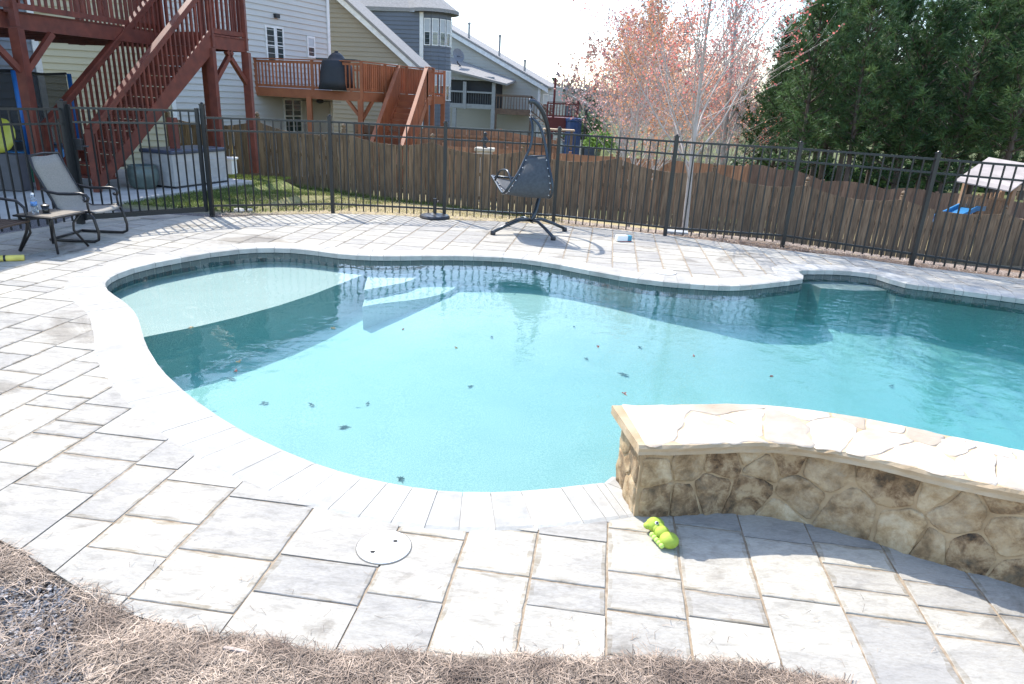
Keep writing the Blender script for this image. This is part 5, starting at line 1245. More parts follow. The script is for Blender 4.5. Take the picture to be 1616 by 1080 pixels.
# deck lids
def lid(px, py, r_, label, holes=False, rot=0):
    c = G(px, py); o = thing('skimmer_lid', (c.x, c.y, 0), label, 'skimmer lid', None)
    mb = MB(); mb.lathe((c.x, c.y, .0), [(r_+.005, 0), (r_+.005, .003)], 48); mb.build('collar', mat('grey_collar', (.12, .115, .10), .7), o)
    mb = MB(); mb.lathe((c.x, c.y, .0031), [(r_, 0), (r_, .002), (r_-.004, .0035)], 48); mb.build('lid', mat('lid_plastic', (.80, .79, .76), .55, var=.04, bump=.15), o)
    if holes:
        mb = MB()
        for px2, py2 in ((588,871),(624,854)):
            q = G(px2, py2, .007); mb.prism([(q.x+.012*cos(a), q.y+.009*sin(a)) for a in [k*pi/3 for k in range(6)]], .0064, .0074)
        mb.build('finger_hole', mat('hole_black', (.02, .018, .015), .9), o)
        mb = MB(); a = V2(G(617, 884, .007)); b_ = V2(G(634, 877, .007)); d = (b_-a); nn = Vector((-d.y, d.x)).normalized()*.0018; m_ = (a+b_)/2-Vector((-d.y, d.x)).normalized()*.003
        for p, q in ((a, m_), (m_, b_)): mb.prism([tuple(x) for x in ([p-nn, q-nn, q+nn, p+nn] if area([p-nn, q-nn, q+nn, p+nn]) > 0 else [p-nn, p+nn, q+nn, q-nn])], .0064, .0074)
        mb.build('moulded_mark', mat('mark_grey', (.2, .19, .18), .7), o)
lid(606, 864, .112, 'large white round lid with two finger holes in the near paving', True)
lid(1050, 430, .125, 'white round lid in the paving across the pool', False)

# patio chair
def chair():
    cy = 8.08; ox = -5.0; root = thing('patio_chair', (-5.3, cy, 0), 'high back sling patio chair with tan fabric and dark scrolled arms', 'chair')
    hw = .30; M_f = mat('bronze_metal', (.025, .022, .022), .35, metal=.3)
    prof_side = [(-5.62, .44, 1.05), (-5.58, .5, .9), (-5.5, .5, .72), (-5.42, .5, .55), (-5.37, .5, .42), (-5.28, .5, .375), (-5.1, .5, .385), (-4.95, .5, .40), (-4.90, .5, .375)]
    for s_ in (-1, 1):
        mb = MB(); mb.tube([(x, cy+s_*hw*(.92 if z > .9 else 1), z) for x, _, z in prof_side], .017, 8); mb.build('side_frame', M_f, root, smooth=True)
        mb = MB(); y = cy+s_*(hw+.03); mb.tube([(-4.93, y, .38), (-4.89, y, .30), (-4.86, y, .14), (-4.87, y, .05), (-4.93, y, .022), (-5.1, y, .02), (-5.5, y, .02)], .018, 8); mb.build('leg', M_f, root, smooth=True)
        mb = MB(); arm = [(-5.50, y, .66), (-5.42, y, .63), (-5.3, y, .61), (-5.15, y, .615), (-5.02, y, .625), (-4.95, y, .61), (-4.925, y, .575), (-4.94, y, .54), (-4.975, y, .535), (-4.985, y, .56)]
        mb.tube(arm, .019, 8); mb.tube([(-4.935, y, .58), (-4.95, y, .5), (-4.94, y, .38)], .014, 8); mb.build('armrest', M_f, root, smooth=True)
    mb = MB(); mb.tube([(-5.62, cy-hw*.92, 1.05), (-5.63, cy, 1.065), (-5.62, cy+hw*.92, 1.05)], .017, 8)
    mb.build('top_bar', M_f, root, smooth=True)
    for q_ in (((-5.5, cy-hw-.03, .02), (-5.5, cy+hw+.03, .02)), ((-5.3, cy-hw, .36), (-5.3, cy+hw, .36))): mb = MB(); mb.tube(q_, .016, 8); mb.build('cross_bar', M_f, root, smooth=True)
    mb = MB(); nc = 6; vs = []
    for x, _, z in prof_side:
        for j in range(nc+1): t = -1+2*j/nc; vs.append((x+.012*(1-t*t), cy+t*hw*.95*(.92 if z > .9 else 1), z-.018*(1-t*t)))
    mb.add(vs, [(i*(nc+1)+j, i*(nc+1)+j+1, (i+1)*(nc+1)+j+1, (i+1)*(nc+1)+j) for i in range(len(prof_side)-1) for j in range(nc)])
    q = mb.build('sling', mat('tan_sling', (.25, .225, .19), .8, var=.15, scale=60), root, smooth=True); q.modifiers.new('s', 'SOLIDIFY').thickness = .006
    root.scale = (.9, .9, .9); root.location.x += .08; root.location.y += -.03
chair()
def side_table():
    TZ = .40; cs = [G(30, 340, TZ), G(73, 343, TZ), G(125, 333, TZ), G(80, 330, TZ)]; c = sum(cs, Vector())/4; d = Vector((cs[1]-cs[2])).normalized(); d.z = 0; n_ = Vector((-d.y, d.x, 0)); s = .235
    q = [c+d*s*a+n_*s*b_ for a, b_ in ((-1,-1),(1,-1),(1,1),(-1,1))]; M_f = MATS['bronze_metal']
    root = thing('side_table', (c.x, c.y, 0), 'small square metal side table with tile top beside the patio chair', 'table')
    mb = MB(); pl = [V2(v) for v in q]; pl = pl if area(pl) > 0 else pl[::-1]; mb.prism(pl, TZ-.022, TZ-.002); mb.build('table_top', M_f, root, bevel=.006)
    mb = MB(); mb.prism(shrink(pl, .025), TZ-.002, TZ+.003); mb.build('tile_inlay', mat('tan_tile', (.15, .12, .09), .4, var=.3, scale=20), root)
    for v in q:
        o_ = (v-c); o_.z = 0; mb = MB(); t = c+o_*.85; mb.tube([(t.x, t.y, TZ-.02), (c.x+o_.x*.62, c.y+o_.y*.62, TZ-.12), (c.x+o_.x*.6, c.y+o_.y*.6, .2), (c.x+o_.x*.95, c.y+o_.y*.95, .01)], .013, 7); mb.build('leg', M_f, root, smooth=True)
    return c
tc_ = side_table()
bt_ = G(56, 336, .403); o = thing('water_bottle', bt_, 'clear plastic water bottle with a blue label on the side table', 'bottle')
mb = MB(); mb.lathe(bt_, [(.027, 0), (.031, .006), (.031, .05), (.028, .058), (.031, .068), (.031, .125), (.027, .15), (.013, .178), (.012, .19)], 18); mb.build('body', mat('clear_plastic', (.75, .8, .85), .08, trans=.85, var=.02), o, smooth=True)
mb = MB(); mb.lathe(bt_+Vector((0, 0, .075)), [(.0318, 0), (.0318, .045)], 18); mb.build('paper_label', mat('bottle_blue', (.12, .25, .5), .5, var=.5, scale=60), o, smooth=True)
mb = MB(); mb.lathe(bt_+Vector((0, 0, .19)), [(.015, 0), (.015, .018), (.012, .02)], 14); mb.build('cap', M_plasticw, o)
mg = G(73, 336, .403); o = thing('travel_mug', mg, 'short black mug with a lid on the side table', 'mug')
mb = MB(); mb.lathe(mg, [(.03, 0), (.033, .01), (.038, .07)], 16); mb.build('body', mat('black_gloss', (.012, .01, .01), .2), o, smooth=True)
mb = MB(); mb.lathe(mg+Vector((0, 0, .07)), [(.041, 0), (.041, .014), (.02, .022), (.012, .034)], 16); mb.build('lid', M_dark, o)
nd_ = G(38, 407, .03); n2 = G(-30, 409, .03); o = thing('pool_noodle', nd_, 'yellow foam pool float tube lying on the paving at the left edge', 'pool toy')
mb = MB(); mb.tube([nd_, (nd_+n2)/2, n2], .031, 14); mb.build('tube', mat('yellow_foam', (.62, .52, .12), .7, var=.2, scale=9), o, smooth=True)
mb = MB(); a = nd_.lerp(n2, .42); mb.tube([a, a+(n2-nd_).normalized()*.02], .033, 14); mb.build('strap', M_dark, o)
# iron bench at the left edge
def bench():
    M_b = mat('brown_wicker', (.055, .032, .02), .6, var=.3, scale=40); M_f = MATS['bronze_metal']
    root = thing('patio_armchair', (-5.35, 6.65, 0), 'dark brown cast metal armchair cut off by the left edge', 'chair')
    mb = MB(); z = .40
    for k in range(7): x = -5.42+k*.075; mb.bar((x, 6.2, z), (x, 7.02, z), .06, .02, tone=random.random())
    mb.build('seat', M_b, root)
    mb = MB()
    for k in range(5): z = .50+k*.1; mb.bar((-5.46-.03*k, 6.2, z), (-5.46-.03*k, 7.0, z), .02, .07, tone=random.random())
    mb.bar((-5.60, 6.2, .93), (-5.60, 7.02, .93), .03, .05); mb.build('backrest', M_b, root)
    for y in (6.2, 7.04):
        mb = MB(); mb.tube([(-5.64, y, .95), (-5.5, y, .5), (-5.46, y, .3), (-5.6, y, .01)], .018, 7); mb.tube([(-5.56, y, .68), (-5.3, y, .66), (-5.08, y, .64), (-5.0, y, .56), (-4.98, y, .42), (-5.03, y, .25), (-5.16, y, .01)], .018, 7); mb.tube([(-5.48, y, .38), (-4.99, y, .38)], .016, 7); mb.build('side_frame', M_f, root, smooth=True)
    root.scale = (.85,)*3; root.location = (-5.52, 6.85, 0)
bench()

# toy by the seat wall: a green foam caterpillar-like animal
def toy():
    M_g = mat('green_foam', (.33, .43, .05), .75, var=.15, scale=40); pts = [G(1034, 828, .035), G(1045, 841, .03), G(1056, 853, .03)]
    root = thing('green_toy', (pts[1].x, pts[1].y, 0), 'lime green foam animal toy with a dark eye lying against the stone wall', 'toy')
    mb = MB(); 
    def ell(c, rx, ry, rz, n=14, m_=8):
        vs = []; 
        for i in range(m_+1):
            a = -pi/2+pi*i/m_
            for k in range(n): b_ = 2*pi*k/n; vs.append(Vector(c)+Vector((rx*cos(a)*cos(b_), ry*cos(a)*sin(b_), rz*sin(a))))
        return vs, [(i*n+k, i*n+(k+1) % n, (i+1)*n+(k+1) % n, (i+1)*n+k) for i in range(m_) for k in range(n)]
    mb.add(*ell(pts[0]+Vector((.0, 0, .0)), .042, .038, .032)); mb.add(*ell(pts[0]+Vector((-.03, -.005, -.004)), .024, .02, .017)); mb.add(*ell(pts[1], .034, .036, .03)); mb.add(*ell(pts[2], .043, .042, .034)); mb.add(*ell(pts[0].lerp(pts[1], .5), .03, .03, .026))
    mb.build('body', M_g, root, smooth=True)
    mb = MB()
    for k in range(5): q = pts[0].lerp(pts[2], .3+.17*k)+Vector((-.035, -.028, -.012)); mb.add(*ell(q, .013, .012, .012, 8, 5))
    mb.build('frill', mat('light_green_foam', (.5, .68, .15), .6), root, smooth=True)
    e = pts[0]+Vector((.0, -.024, .024)); mb = MB(); mb.add(*ell(e, .009, .009, .008, 10, 6)); ey = mb.build('eye', M_plasticw, root, smooth=True)
    mb = MB(); mb.add(*ell(e+Vector((0, -.004, .004)), .006, .006, .006, 10, 6)); mb.build('pupil', mat('navy', (.01, .015, .06), .3), ey, smooth=True)
toy()

# white jet fitting at the pool edge
jt = G(1054, 451, -.09); o = thing('water_fitting', jt, 'white plastic water fitting bobbing at the pool edge below the far lid', 'pool fitting')
mb = MB(); mb.lathe(jt, [(.05, 0), (.06, .015), (.03, .03), (.028, .06), (.01, .07)], 14); mb.lathe(jt+Vector((-.07, .01, 0)), [(.03, 0), (.035, .015), (.01, .035)], 10); mb.build('body', M_plasticw, o, smooth=False)
mb = MB(); mb.tube([jt, jt+Vector((.09, 0, .012)), jt+Vector((.17, .03, .0))], .012); mb.build('hose', M_dark, o)

# leaves
def leaf(px, py, z, s, m, label, rz):
    c = G(px, py, z); mb = MB(); pts = []
    for k in range(14):
        a = 2*pi*k/14; r_ = s*(1 if k % 2 == 0 else .42)*(1.25 if k in (0, 7) else .85); v = Matrix.Rotation(rz, 2) @ Vector((r_*cos(a), .7*r_*sin(a))); pts.append((c.x+v.x, c.y+v.y, z+.008*sin(a*2+rz)))
    mb.ext(pts, (0, 0, .002)); o = mb.build('leaf', m); tag(o, label, 'leaf', 'fallen leaves in the pool'); return o
M_lf = mat('dark_leaf', (.055, .06, .06), .7); M_lr = mat('red_leaf', (.45, .17, .13), .6); M_lt = mat('tan_leaf', (.52, .36, .2), .6)
sunk = [(542,674,'dark sunken leaf left of the pool centre'),(580,637,'dark sunken leaf above the lobed one left of centre'),(492,639,'small dark leaf on the pool floor between two others on the left'),(418,636,'dark leaf on the floor near the left curve'),(632,755,'dark leaf nearest the near coping'),(742,610,'thin dark leaf near the pool centre'),(776,532,'small dark leaf just below the swing reflection'),(985,591,'dark lobed leaf right of the centre'),(1010,548,'small dark leaf on the right below the fence reflection'),(925,566,'narrow dark leaf right of centre beside the pink ones'),(1407,609,'dark leaf above the seat wall at the right'),(906,516,'faint thin leaf near the shadow edge'),(366,598,'dark leaf under the red one at the left curve')]
for i, (x, y, lb) in enumerate(sunk):
    z = -.5
    for _ in range(6): c = G(x, y, z); z = floor_z(c.x, c.y)+.012
    leaf(x, y, z, [.05,.028,.034,.042,.046,.03,.026,.056,.034,.03,.036,.022,.05][i], M_lf, lb, i*1.3)
for i, (x, y, m_, lb) in enumerate([(525,518,M_lt,'pale floating leaf in the blue band below the shelf'),(376,571,M_lt,'small pale leaf above the red one on the left'),(372,586,M_lr,'red floating leaf near the left curve'),(335,665,M_lr,'dark red leaf floating beside the near left coping'),(302,517,M_lt,'tan leaf at the edge of the tanning shelf'),(944,547,M_lr,'pink leaf right of the centre of the pool'),(985,621,M_lr,'pinkish leaf just beyond the seat wall'),(1217,594,M_lr,'small pink leaf on the right half of the pool'),(636,520,M_lr,'tiny red leaf below the steps'),(1095,562,M_lr,'tiny reddish leaf over the right half'),(720,549,M_lt,'tiny tan leaf near the middle')]):
    leaf(x, y, WL+.004, .024 if i < 7 else .015, m_, lb, i*.9)

# storage box, planter, pot and small items under the deck
def box_item():
    a = G(322, 287, 0); c = V2(G(300, 292, 0)); d = WA; n_ = -NA
    q = V2(G(277, 298, 0)); L = 1.35; wd_ = .68
    o = thing('storage_box', (q.x, q.y, 0), 'white plastic deck storage box with a dark lid under the red stairs', 'storage box')
    ct = q+d*L*.5+n_*wd_*.5; ang = atan2(d.y, d.x); M_ = Matrix.Rotation(ang, 3, 'Z')
    mb = MB(); mb.box((ct.x, ct.y, .31), (L, wd_, .56), M_); 
    for k in range(3): mb.box((ct.x, ct.y, .12+k*.17), (L+.012, wd_+.012, .012), M_)
    mb.build('body', mat('offwhite_plastic', (.38, .37, .36), .5), o, bevel=.01)
    mb = MB(); mb.box((ct.x, ct.y, .625), (L+.06, wd_+.06, .07), M_); mb.build('lid', mat('dark_blue_plastic', (.05, .06, .09), .4), o, bevel=.02)
    mb = MB(); mb.box((ct.x, ct.y, .018), (L+.02, wd_+.02, .03), M_); mb.build('base', M_dark, o)
box_item()
pt_ = G(228, 297, 0); o = thing('planter_pot', pt_, 'glazed grey green barrel planter beneath the red stairs', 'planter')
mb = MB(); mb.lathe(pt_, [(.17, 0), (.22, .06), (.26, .2), (.25, .32), (.22, .37), (.24, .4), (.19, .4), (.18, .36)], 24); mb.build('pot', mat('glazed_green', (.09, .12, .11), .4, var=.3), o, smooth=True)
mb = MB(); mb.lathe(pt_+Vector((0, 0, .30)), [(.18, 0), (.1, .03)], 16); mb.build('soil', mat('potting_soil', (.03, .025, .02), .9), o)
hp = G(362, 275, 0); o = thing('white_planter', hp, 'small white square planter between two red deck posts', 'planter')
mb = MB(); mb.box(hp+Vector((0, 0, .16)), (.26, .26, .3)); mb.build('box', M_plasticw, o, bevel=.01); mb = MB(); mb.box(hp+Vector((0, 0, .33)), (.32, .32, .045)); mb.build('rim', M_plasticw, o, bevel=.008)
mb = MB(); a = D(366, 198, 14.2); b_ = D(367, 243, 14.2); mb.tube([a, a.lerp(b_, .5)+Vector((.015, 0, 0)), b_], .012, 6); tag(mb.build('hanging_rope', mat('orange_rope', (.6, .35, .08), .7)), 'thin yellow orange rope hanging between the red deck posts', 'rope')
for i, (x, y, s_, lb) in enumerate(((378,334,.085,'larger pale stone at the foot of the black fence'),(394,332.5,.05,'smaller pale stone beside the larger one by the fence'),(1072,366,.0,'' ))):
    if s_:
        c = G(x, y); mb = MB(); vs = []
        for a in range(7):
            for k in range(12): th = pi*a/6; v = Vector((sin(th)*cos(k*pi/6), sin(th)*sin(k*pi/6)*.7, cos(th)*.45)); vs.append(c+v*s_*(1+.3*noise.noise(v*2+Vector((i, 0, 0))))+Vector((0, 0, s_*.2)))
        mb.add(vs, [(a*12+k, (a+1)*12+k, (a+1)*12+(k+1) % 12, a*12+(k+1) % 12) for a in range(6) for k in range(12)]); tag(mb.build('stone', mat('pale_rock', (.5, .47, .42), .85, bump=.5)), lb, 'stone')
sq = G(1068, 367, -.02); mb = MB(); mb.box(sq, (.34, .2, .05), Matrix.Rotation(-.2, 3, 'Z')); tag(mb.build('stepping_stone', mat('grey_rock', (.33, .34, .35), .85, bump=.5), bevel=.01), 'flat grey stone slab at the base of the pale budding tree', 'stone')

# trampoline
def trampoline():
    R_ = 1.45; a0_ = radians(-30); F_ = V2(D(33, 180, 12.3)); c = F_-Vector((cos(a0_), sin(a0_)))*1.5; root = thing('trampoline', (c.x, c.y, 0), 'trampoline with a dark safety net and blue padded poles behind the left fence', 'trampoline')
    M_bl = mat('blue_pad', (.02, .13, .42), .5); ang = [a0_+radians(60*k) for k in range(6)]
    mb = MB(); N = 36; vs = []
    for k in range(N): a = 2*pi*k/N; vs += [P3(c+Vector((cos(a), sin(a)))*R_, .52), P3(c+Vector((cos(a), sin(a)))*(R_-.28), .53), P3(c+Vector((cos(a), sin(a)))*(R_+.02), .36)]
    mb.add(vs, [(3*k, 3*((k+1) % N), 3*((k+1) % N)+1, 3*k+1) for k in range(N)]+[(3*k+2, 3*((k+1) % N)+2, 3*((k+1) % N), 3*k) for k in range(N)]); mb.build('rim_pad', mat('light_blue_pad', (.05, .27, .55), .5), root)
    mb = MB(); mb.prism([tuple(c+Vector((cos(2*pi*k/24), sin(2*pi*k/24)))*(R_-.28)) for k in range(24)], .50, .51); mb.build('jump_mat', M_dark, root)
    for a in ang:
        p = c+Vector((cos(a), sin(a)))*(R_+.05); mb = MB(); mb.tube([P3(p, .0), P3(p, .5)], .022, 8); mb.build('leg', mat('green_pole', (.03, .22, .12), .5), root); mb = MB(); mb.tube([P3(p, .45), P3(p, 1.86)], .04, 10); mb.build('padded_pole', M_bl, root, smooth=True)
    m = bpy.data.materials.new('net'); m.use_nodes = True; n = m.node_tree.nodes; l = m.node_tree.links; tr = n.new('ShaderNodeBsdfTransparent'); mx = n.new('ShaderNodeMixShader'); mx.inputs[0].default_value = .6
    b = n['Principled BSDF']; b.inputs['Base Color'].default_value = (.012, .014, .018, 1); b.inputs['Roughness'].default_value = .8; l.new(tr.outputs[0], mx.inputs[1]); l.new(b.outputs[0], mx.inputs[2]); l.new(mx.outputs[0], n['Material Output'].inputs[0])
    mb = MB(); pts = [c+Vector((cos(a), sin(a)))*(R_+.0) for a in ang]
    for k in range(6): a, b_ = pts[k], pts[(k+1) % 6]; mb.add([P3(a, .53), P3(b_, .53), P3(b_, 1.85), P3(a, 1.85)], [(0,1,2,3)])
    mb.build('safety_net', m, root)
    mb = MB()
    for k in range(6): a, b_ = pts[k], pts[(k+1) % 6]; mb.tube([P3(a, 1.86), P3((a+b_)/2, 1.82), P3(b_, 1.86)], .022, 6)
    mb.build('net_rim', M_dark, root)
    # yellow inflatable inside
    q = D(2, 222, 11.3); mb = MB(); vs = []
    for i in range(9):
        for k in range(16): th = pi*i/8; v = Vector((.25*sin(th)*cos(k*pi/8), .07*sin(th)*sin(k*pi/8), .27*cos(th))); vs.append(Vector((q.x, q.y+.08*cos(th), .86))+v)
    mb.add(vs, [(i*16+k, (i+1)*16+k, (i+1)*16+(k+1) % 16, i*16+(k+1) % 16) for i in range(8) for k in range(16)]); tag(mb.build('yellow_float', mat('yellow_vinyl', (.38, .37, .05), .4), smooth=True), 'yellow oval pool float standing by the trampoline at the left edge', 'pool float'); mb = MB(); mb.box((q.x, q.y, .295), (.6, .3, .585)); tag(mb.build('crate', mat('grey_crate', (.08, .08, .09), .6), bevel=.02), 'dark low crate under the yellow float at the left edge', 'crate')
trampoline()

# playhouse at the right
def playhouse():
    c = D(1590, 300, 19.5); y0 = 18.5; a = D(1513, 288, y0); rdg = D(1560, 252, y0+.9); b_ = D(1600, 304, y0-.7)
    root = thing('playhouse', (c.x, c.y, wf_z(10)-.2), 'small wooden playhouse with a pale plank roof behind the scalloped fence', 'playhouse')
    mb = MB(); n = 7; eL = D(1506, 288, y0); eR = D(1594, 305, y0-.9); rL = D(1560, 250, y0+1.0); ex = (eR-eL)
    eR = eL+ex; R0 = rL; R1 = rL+ex
    for k in range(n):
        t0, t1 = k/n, (k+.97)/n; q = [eL.lerp(R0, t0), eR.lerp(R1, t0), eR.lerp(R1, t1), eL.lerp(R0, t1)]; mb.ext([v+Vector((0, 0, .02*(n-k)/n)) for v in q], (0, 0, .03), random.random())
    eL2 = eL+(R0-eL)*2; eL2.z = eL.z; eR2 = eR+(R1-eR)*2; eR2.z = eR.z
    for k in range(n):
        t0, t1 = k/n, (k+.97)/n; mb.ext([eL2.lerp(R0, t0), eR2.lerp(R1, t0), eR2.lerp(R1, t1), eL2.lerp(R0, t1)], (0, 0, .03), random.random())
    mb.build('roof', mat('pale_plank', (.36, .31, .28), .7, var=.12, tone=.12), root)
    M_pw = mat('playhouse_wood', (.24, .15, .09), .7, var=.25); mb = MB(); g_ = -1.9
    cor = [eL.lerp(R0, .25)+ex*.08, eR.lerp(R1, .25)-ex*.06, eR2.lerp(R1, .25)-ex*.06, eL2.lerp(R0, .25)+ex*.08]
    for v in cor: mb.bar((v.x, v.y, g_-.6), (v.x, v.y, v.z), .1, .1)
    for p, q in zip(cor, cor[1:]+cor[:1]): mb.bar((p.x, p.y, p.z-.06), (q.x, q.y, q.z-.06), .05, .14)
    mb.build('frame', M_pw, root)
    mb = MB(); p, q = cor[0], cor[1]
    zf_ = eL.z-.95
    for s_ in ((.03, .40), (.58, .97)):
        for k in range(7): t = s_[0]+(s_[1]-s_[0])*k/6; v = p.lerp(q, t); mb.bar((v.x, v.y, zf_-.3), (v.x, v.y, zf_+.62), .05, .03)
        u_, v_ = p.lerp(q, s_[0]), p.lerp(q, s_[1]); mb.bar((u_.x, u_.y, zf_+.62), (v_.x, v_.y, zf_+.62), .05, .06)
    mb.bar((p.x, p.y, zf_-.05), (q.x, q.y, zf_-.05), .05, .14)
    r1_ = cor[3]
    for k in range(9): v = p.lerp(r1_, (k+.5)/9); mb.bar((v.x, v.y, zf_-.3), (v.x, v.y, zf_+.62), .05, .03)
    mb.build('railing', M_pw, root)
    mb = MB(); pl = [V2(v) for v in cor]; pl = pl if area(pl) > 0 else pl[::-1]; mb.prism(pl, zf_-.1, zf_-.04); mb.build('platform', M_pw, root)
    # slide
    a = D(1545, 337, 18.2); sa_ = D(1548, 334, 18.0); se = D(1488, 337, 17.95); M_s = mat('blue_slide', (.03, .17, .36), .35)
    top = D(1540, 331, 18.6); bot = D(1478, 352, 17.9); d = (bot-top); sd3 = Vector((-d.y, d.x, 0)).normalized()*.22; path = [top, top.lerp(bot, .25)+Vector((0, 0, .09)), top.lerp(bot, .6)+Vector((0, 0, .03)), bot]
    mb = MB()
    for u_, v_ in zip(path[:-1], path[1:]):
        mb.ext([u_-sd3, v_-sd3, v_+sd3, u_+sd3], (0, 0, .03))
        for s_ in (-1, 1): mb.ext([u_+sd3*s_, v_+sd3*s_, v_+sd3*s_*1.2, u_+sd3*s_*1.2], (0, 0, .12))
    mb.build('slide', M_s, root)
playhouse()

# ------------------------------------------------------------------ straw, grass, debris
def needles(area_f, n, m, name, label, L=(.06, .16), wd=.0012, zf=None, seed=1, lift=.03):
    rnd = random.Random(seed); mb = MB(); c = 0
    while c < n:
        p = area_f(rnd)
        if p is None: continue
        c += 1; a = rnd.uniform(0, 2*pi); l_ = rnd.uniform(*L); d = Vector((cos(a), sin(a), 0)); s_ = Vector((-d.y, d.x, 0))*wd*rnd.uniform(.6, 1.3); z = zf(p[0], p[1])+rnd.uniform(0, lift); bend = Vector((-d.y, d.x, 0))*rnd.uniform(-.03, .03)
        q0 = Vector((p[0], p[1], z))-d*l_/2; q1 = Vector((p[0], p[1], z+rnd.uniform(0, .015)))+bend; q2 = Vector((p[0], p[1], z+rnd.uniform(-.015, .02)))+d*l_/2
        mb.add([q0-s_, q0+s_, q1+s_, q1-s_, q2], [(0,1,2,3), (3,2,4)], rnd.random())
    o = mb.build(name, m); tag(o, label, 'pine straw', kind='stuff'); return o
dk_near = deck
def mound(x, y):   # height of the straw bank along the near edge
    return -.035+.055*max(0, min(1, (1.95-y)/.25))+.03*noise.noise(Vector((x*3, y*3, 1)))
def a_near(r):
    px_ = r.uniform(-60, 1680); py_ = r.uniform(840, 1130); g_ = G(px_, py_)
    if inside(g_, deck):
        # only a loose fringe spills over the edge
        dmin = min((V2(g_)-q).length for q in near_edge)
        if dmin > .012+.05*noise.noise(Vector((g_.x*4, 0, 0)))+.02*r.random() or px_ < 120 or (180 < px_ < 300): return None
        return g_
    if px_ < 150+50*noise.noise(Vector((py_*.02, 0, 0))) and py_ > 912 and r.random() < .95: return None
    return g_
near_edge = resample([V2(G(*p)) for p in deck_px], .05)
def a_near2(r):
    g_ = a_near(r)
    return g_
def strawbase():
    xs = [-3+.04*i for i in range(150)]; ys = [.7+.04*i for i in range(60)]; vs = []
    for y in ys:
        for x in xs:
            dmin = 0; vs.append(Vector((x, y, mound(x, y)-.012+.02*noise.noise(Vector((x*9, y*9, 0))))))
    return vs
needles(a_near, 36000, M_straw, 'pine_straw', 'bed of dry brown pine needles along the near edge of the paving', zf=lambda x, y: mound(x, y), seed=5, lift=.035)
def a_stray(r):
    g_ = G(r.uniform(0, 1616), 820+230*r.random()**.5)
    dm = min((V2(g_)-q).length for q in near_edge)
    if not inside(g_, deck) or r.random() > math.exp(-dm*4.5) or (g_.x > .5 and g_.y > 2.3): return None
    return g_
needles(a_stray, 150, M_straw, 'pine_straw', 'loose single pine needles blown onto the near paving', L=(.02, .06), wd=.0009, zf=lambda x, y: .0005, seed=15, lift=.002)
def a_far(r):
    x = r.uniform(-4.6, 8.5); fy = fence_y(x); y = fy+r.uniform(-.45, 2.6)**1
    if inside((x, y), deck): return None
    if y > fy+.25 and x < 0.8 and r.random() < .93: return None
    return (x, y)
needles(a_far, 14000, M_straw, 'pine_straw', 'strip of pine needles along the foot of the black fence', L=(.08, .16), wd=.004, zf=lambda x, y: zt(x, y)+.005, seed=6, lift=.03)
def grass(area_f, n, m, label, h, seed, w_=.006):
    rnd = random.Random(seed); mb = MB(); c = 0
    while c < n:
        p = area_f(rnd)
        if p is None: continue
        c += 1; z = zt(*p[:2])-.01; a = rnd.uniform(0, 2*pi); s_ = Vector((cos(a), sin(a), 0))*w_; hh = h*rnd.uniform(.5, 1.3); b_ = Vector((p[0], p[1], z)); mb.add([b_-s_, b_+s_, b_+Vector((rnd.gauss(0, .3)*hh, rnd.gauss(0, .3)*hh, hh))], [(0,1,2)], rnd.random())
    tag(mb.build('grass', m), label, 'grass', kind='stuff')
M_gr = leafmat('lawn', (.05, .085, .018), (.16, .19, .055)); M_tan_g = leafmat('dormant_lawn', (.33, .27, .13), (.5, .44, .26))
slab_a, slab_b = V2(sl_px[0]), V2(sl_px[1])
def a_lawn(r):
    x = r.uniform(-7, -3.0); y = r.uniform(10.2, 16.8); v = Vector((x, y)); 
    if y < fence_y(x)+.5 or (x > -4.2+ .5*noise.noise(Vector((x, y, 0))) and r.random() < .7): return None
    if (v-slab_b).cross(slab_a-slab_b) < 0 and y < slab_a.y+.2: return None
    return (x, y)
grass(a_lawn, 22000, M_gr, 'patch of green lawn beside the concrete slab', .05, 8)
def a_tan(r):
    x = r.uniform(-5, 5); y = r.uniform(11.4, 17.1); return (x, y)
grass(a_tan, 16000, M_tan_g, 'tan dormant grass between the black fence and the wooden fence', .04, 9)
grass(lambda r: (r.uniform(-7, 1.5), 16.9+r.gauss(0, .12)), 3500, M_gr, 'green tufts of grass at the foot of the scalloped fence', .11, 10, .008)
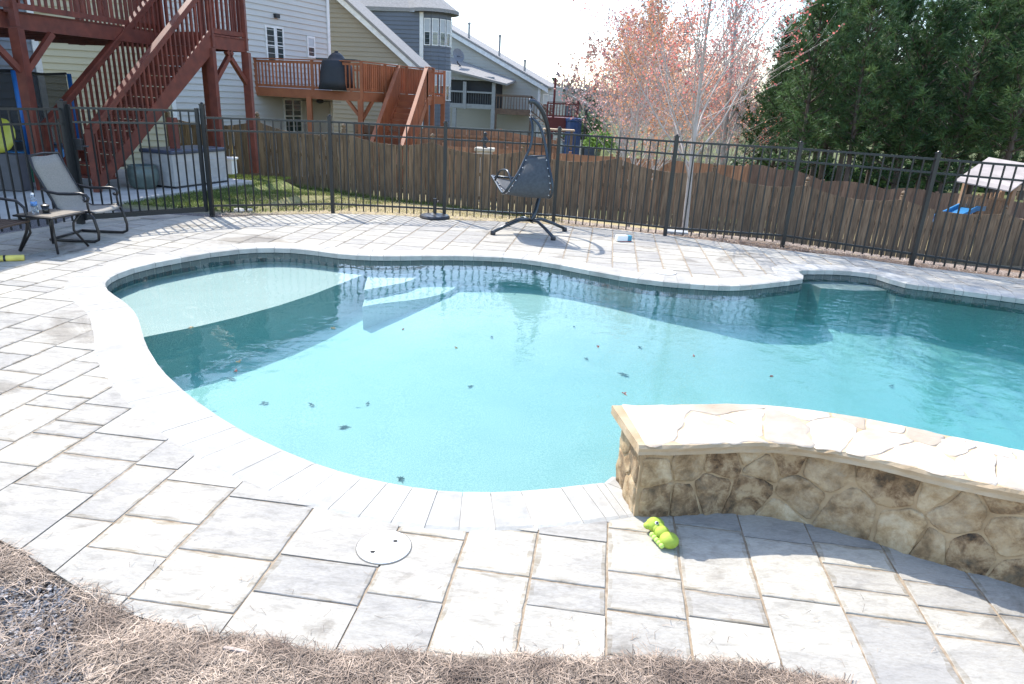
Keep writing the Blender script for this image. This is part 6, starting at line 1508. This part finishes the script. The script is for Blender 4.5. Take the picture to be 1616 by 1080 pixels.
# pebbles, chips and a stick in the straw
rnd = random.Random(21); mb = MB()
for _ in range(5200):
    g_ = G(rnd.uniform(-60, 330), rnd.uniform(880, 1130))
    if inside(g_, deck) or (g_.x > -1.15+.15*noise.noise(Vector((g_.y*5, 0, 0)))): continue
    s_ = rnd.uniform(.002, .007); c = Vector((g_.x, g_.y, mound(g_.x, g_.y)*.3-.012+rnd.uniform(0, .006))); M_ = Matrix.Rotation(rnd.uniform(0, 3), 3, Vector((rnd.random(), rnd.random(), rnd.random())).normalized()); mb.box(c, (s_*2, s_*1.5, s_), M_, rnd.random())
tag(mb.build('gravel', mat('grey_gravel', (.15, .14, .138), .8, col2=(.36, .34, .33), scale=30, tone=.4)), 'fine grey gravel in the near left corner', 'gravel', kind='stuff')
tw = MB(); r3 = random.Random(99)
for _ in range(70):
    g_ = G(r3.uniform(-40, 1500), r3.uniform(1010, 1110))
    if inside(g_, deck): continue
    a = r3.uniform(0, 6.28); l_ = r3.uniform(.03, .11); d = Vector((cos(a), sin(a), r3.uniform(-.1, .2))); c = Vector((g_.x, g_.y, mound(g_.x, g_.y)+.035)); tw.tube([c-d*l_/2, c+Vector((jit(.004), jit(.004), .004)), c+d*l_/2], [.003, .0025, .0015], 5, tone=r3.random())
tag(tw.build('twigs', mat('dark_twig', (.07, .05, .04), .9, col2=(.22, .17, .13), tone=.4)), 'small dark twigs scattered through the near pine straw', 'twigs', kind='stuff')
M_chip = mat('bark_chip', (.30, .22, .17), .9, col2=(.52, .44, .38), scale=30, bump=.6)
for x, y, l_, w_, a, lb in ((212,1035,.10,.035,1.1,'pale flat piece of bark in the straw at the lower left'),(150,1060,.06,.035,.3,'small bark flake near the bottom edge at the left'),(385,1032,.15,.018,-.25,'weathered stick lying against the edge of the paving')):
    c = G(x, y, .03); d = Vector((cos(a), sin(a), 0)); mb = MB(); pts = []
    if w_ < .02: mb.tube([c-d*l_/2, c+Vector((0, .004, .003)), c+d*l_/2], [.009, .008, .006], 7)
    else:
        n_ = Vector((-d.y, d.x, .15)); r2 = random.Random(int(x)); pts = [c+d*l_*.5*cos(k*pi/5)*r2.uniform(.8, 1.1)+n_*w_*sin(k*pi/5)*r2.uniform(.6, 1.1) for k in range(10)]; mb.ext(pts, (0, 0, .007))
    tag(mb.build('stick' if w_ < .02 else 'bark_piece', M_chip), lb, 'stick' if w_ < .02 else 'bark')
